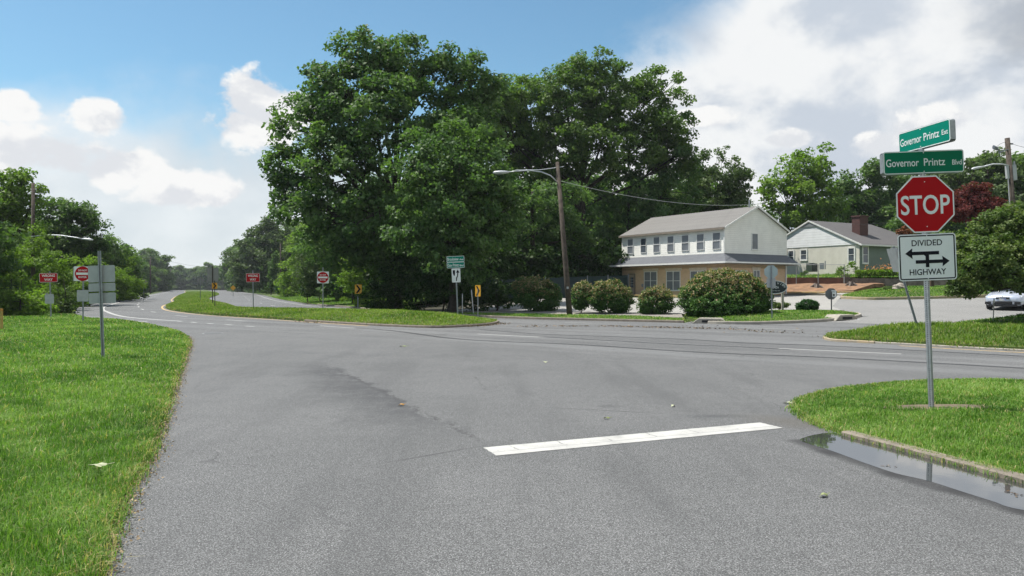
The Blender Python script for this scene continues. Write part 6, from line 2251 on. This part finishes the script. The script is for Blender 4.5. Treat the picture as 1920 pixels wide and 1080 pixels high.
# ------------------------------------------------------------------ small litter
def leaf_thing(px, py, s_, m_, lab, rz, z=.006):
    p_ = g(px, py)
    mb = MB()
    out = []
    for k in range(20):
        a = 2 * math.pi * k / 20
        r_ = s_ * (.55 + .45 * abs(math.cos(2.5 * a)))
        out.append((r_ * math.cos(a), .6 * r_ * math.sin(a), .012 * math.sin(2 * a) + .012))
    mb._add(out + [(0, 0, .02)], [(k, (k + 1) % 20, 20) for k in range(20)])
    mb.tube([(s_ * .9, 0, .012), (s_ * 1.6, .1 * s_, .02)], .003, 4)
    o = mb.build('fallen_leaf', m_)
    o.location = (*p_, z)
    o.rotation_euler = (0, 0, rz)
    tag(o, lab, 'leaf', 'fallen leaves on the pavement')


PALEL = mat('pale_leaf', (.42, .45, .3), (.34, .36, .22), .7, 20.)
GREENL = mat('green_leaf', (.26, .29, .13), (.2, .24, .1), .7, 20.)
ORANL = mat('orange_leaf', (.5, .28, .05), (.4, .2, .04), .7, 20.)
leaf_thing(182, 902, .085, PALEL, 'large pale upturned leaf lying in the left grass', .3, .13)
leaf_thing(1544, 932, .05, GREENL, 'pale green leaf on the asphalt near the puddle', .5)
leaf_thing(1262, 763, .05, PALEL, 'pale leaf on the asphalt above the stop bar', 1.2)
leaf_thing(1137, 786, .045, GREENL, 'small green leaf nearest above the stop bar', .2)
leaf_thing(752, 761, .06, ORANL, 'tiny orange leaf on the dark worn seam', .9)
leaf_thing(1478, 757, .09, PALEL, 'pale curled leaf at the tip of the near right lawn', .1)
leaf_thing(755, 650, .12, GREENL, 'twig of green leaves on the pavement left of centre', .4)
leaf_thing(1023, 680, .07, PALEL, 'small whitish leaf in the middle of the junction', 2.)
# brown leaf litter washed along the far carriageway and at the drains
LV = Leaves(160)
rg_ = np.random.default_rng(161)
def litter(pa, pb, n, sp, size=.085, tilt=.4):
    t_ = rg_.random(n)
    t_ = t_ + .04 * np.sin(t_ * 40)
    X = pa[0] + (pb[0] - pa[0]) * t_ + rg_.normal(0, sp, n); Y = pa[1] + (pb[1] - pa[1]) * t_ + rg_.normal(0, sp * 1.3, n)
    LV.add(np.stack([X, Y, np.maximum(H(X, Y), 0) + size * .23 + rg_.uniform(0, .02, n) * size / .085], 1), np.stack([rg_.normal(0, tilt, n), rg_.normal(0, tilt, n), np.ones(n)], 1), np.full(n, size), rg_.uniform(0, 1, n))
litter(g(960, 613), g(1130, 612), 110, .22)
litter(g(1130, 612), g(1345, 617), 260, .16)
litter(g(1345, 617), g(1480, 625), 90, .2)
litter(g(1290, 614), g(1620, 628), 40, .9)
litter(g(880, 613), g(945, 607), 260, .25)
litter(g(560, 603.5), g(600, 606), 60, .2)
litter(g(1655, 874), g(1690, 879), 9, .025, .022, .15)
litter(g(1890, 922), g(1918, 932), 11, .025, .026, .15)
litter((18.3, 31.0), (20.5, 33.2), 160, .35)
litter((22.5, 33.6), (24.5, 34.6), 220, .2)
o = bpy.data.objects.new('leaf_litter', LV.mesh('leaf_litter', leaf_mat('brown_litter', (.05, .035, .025), (.12, .08, .05), (.26, .19, .12), .1)))
link(o)
tag(o, kind='stuff')
# straw and dry leaves along the edge of the left lawn
LV = Leaves(170)
E_ = [p for p in LEFTS if 2 < p[1] < 26]
for a, b in zip(E_[:-1], E_[1:]):
    L = math.dist(a, b)
    n = int(L * 330)
    t_ = rg_.random(n)
    off = rg_.normal(.03, .075, n)
    X = a[0] + (b[0] - a[0]) * t_ + off; Y = a[1] + (b[1] - a[1]) * t_
    LV.add(np.stack([X, Y, np.full(n, .012) + rg_.uniform(0, .025, n)], 1), np.stack([rg_.normal(0, .5, n), rg_.normal(0, .5, n), np.ones(n)], 1), np.full(n, .024), rg_.uniform(0, 1, n))
o = bpy.data.objects.new('dry_leaf_litter', LV.mesh('dry_leaf_litter', leaf_mat('dry_straw', (.12, .08, .045), (.22, .16, .09), (.38, .3, .17), .1)))
link(o)
tag(o, kind='stuff')
# ------------------------------------------------------------------ light summer haze
hz = MB()
hz.box((0, 40, 14.5), (3200, 3200, 32))
hm = bpy.data.materials.new('haze_air')
hm.use_nodes = True
hm.node_tree.nodes.remove(hm.node_tree.nodes['Principled BSDF'])
pv = hm.node_tree.nodes.new('ShaderNodeVolumePrincipled')
pv.inputs['Color'].default_value = (.86, .92, 1, 1)
pv.inputs['Density'].default_value = .00017
pv.inputs['Anisotropy'].default_value = .2
hm.node_tree.links.new(pv.outputs[0], hm.node_tree.nodes['Material Output'].inputs['Volume'])
tag(hz.build('haze', hm), kind='stuff')
SC.cycles.volume_bounces = 0
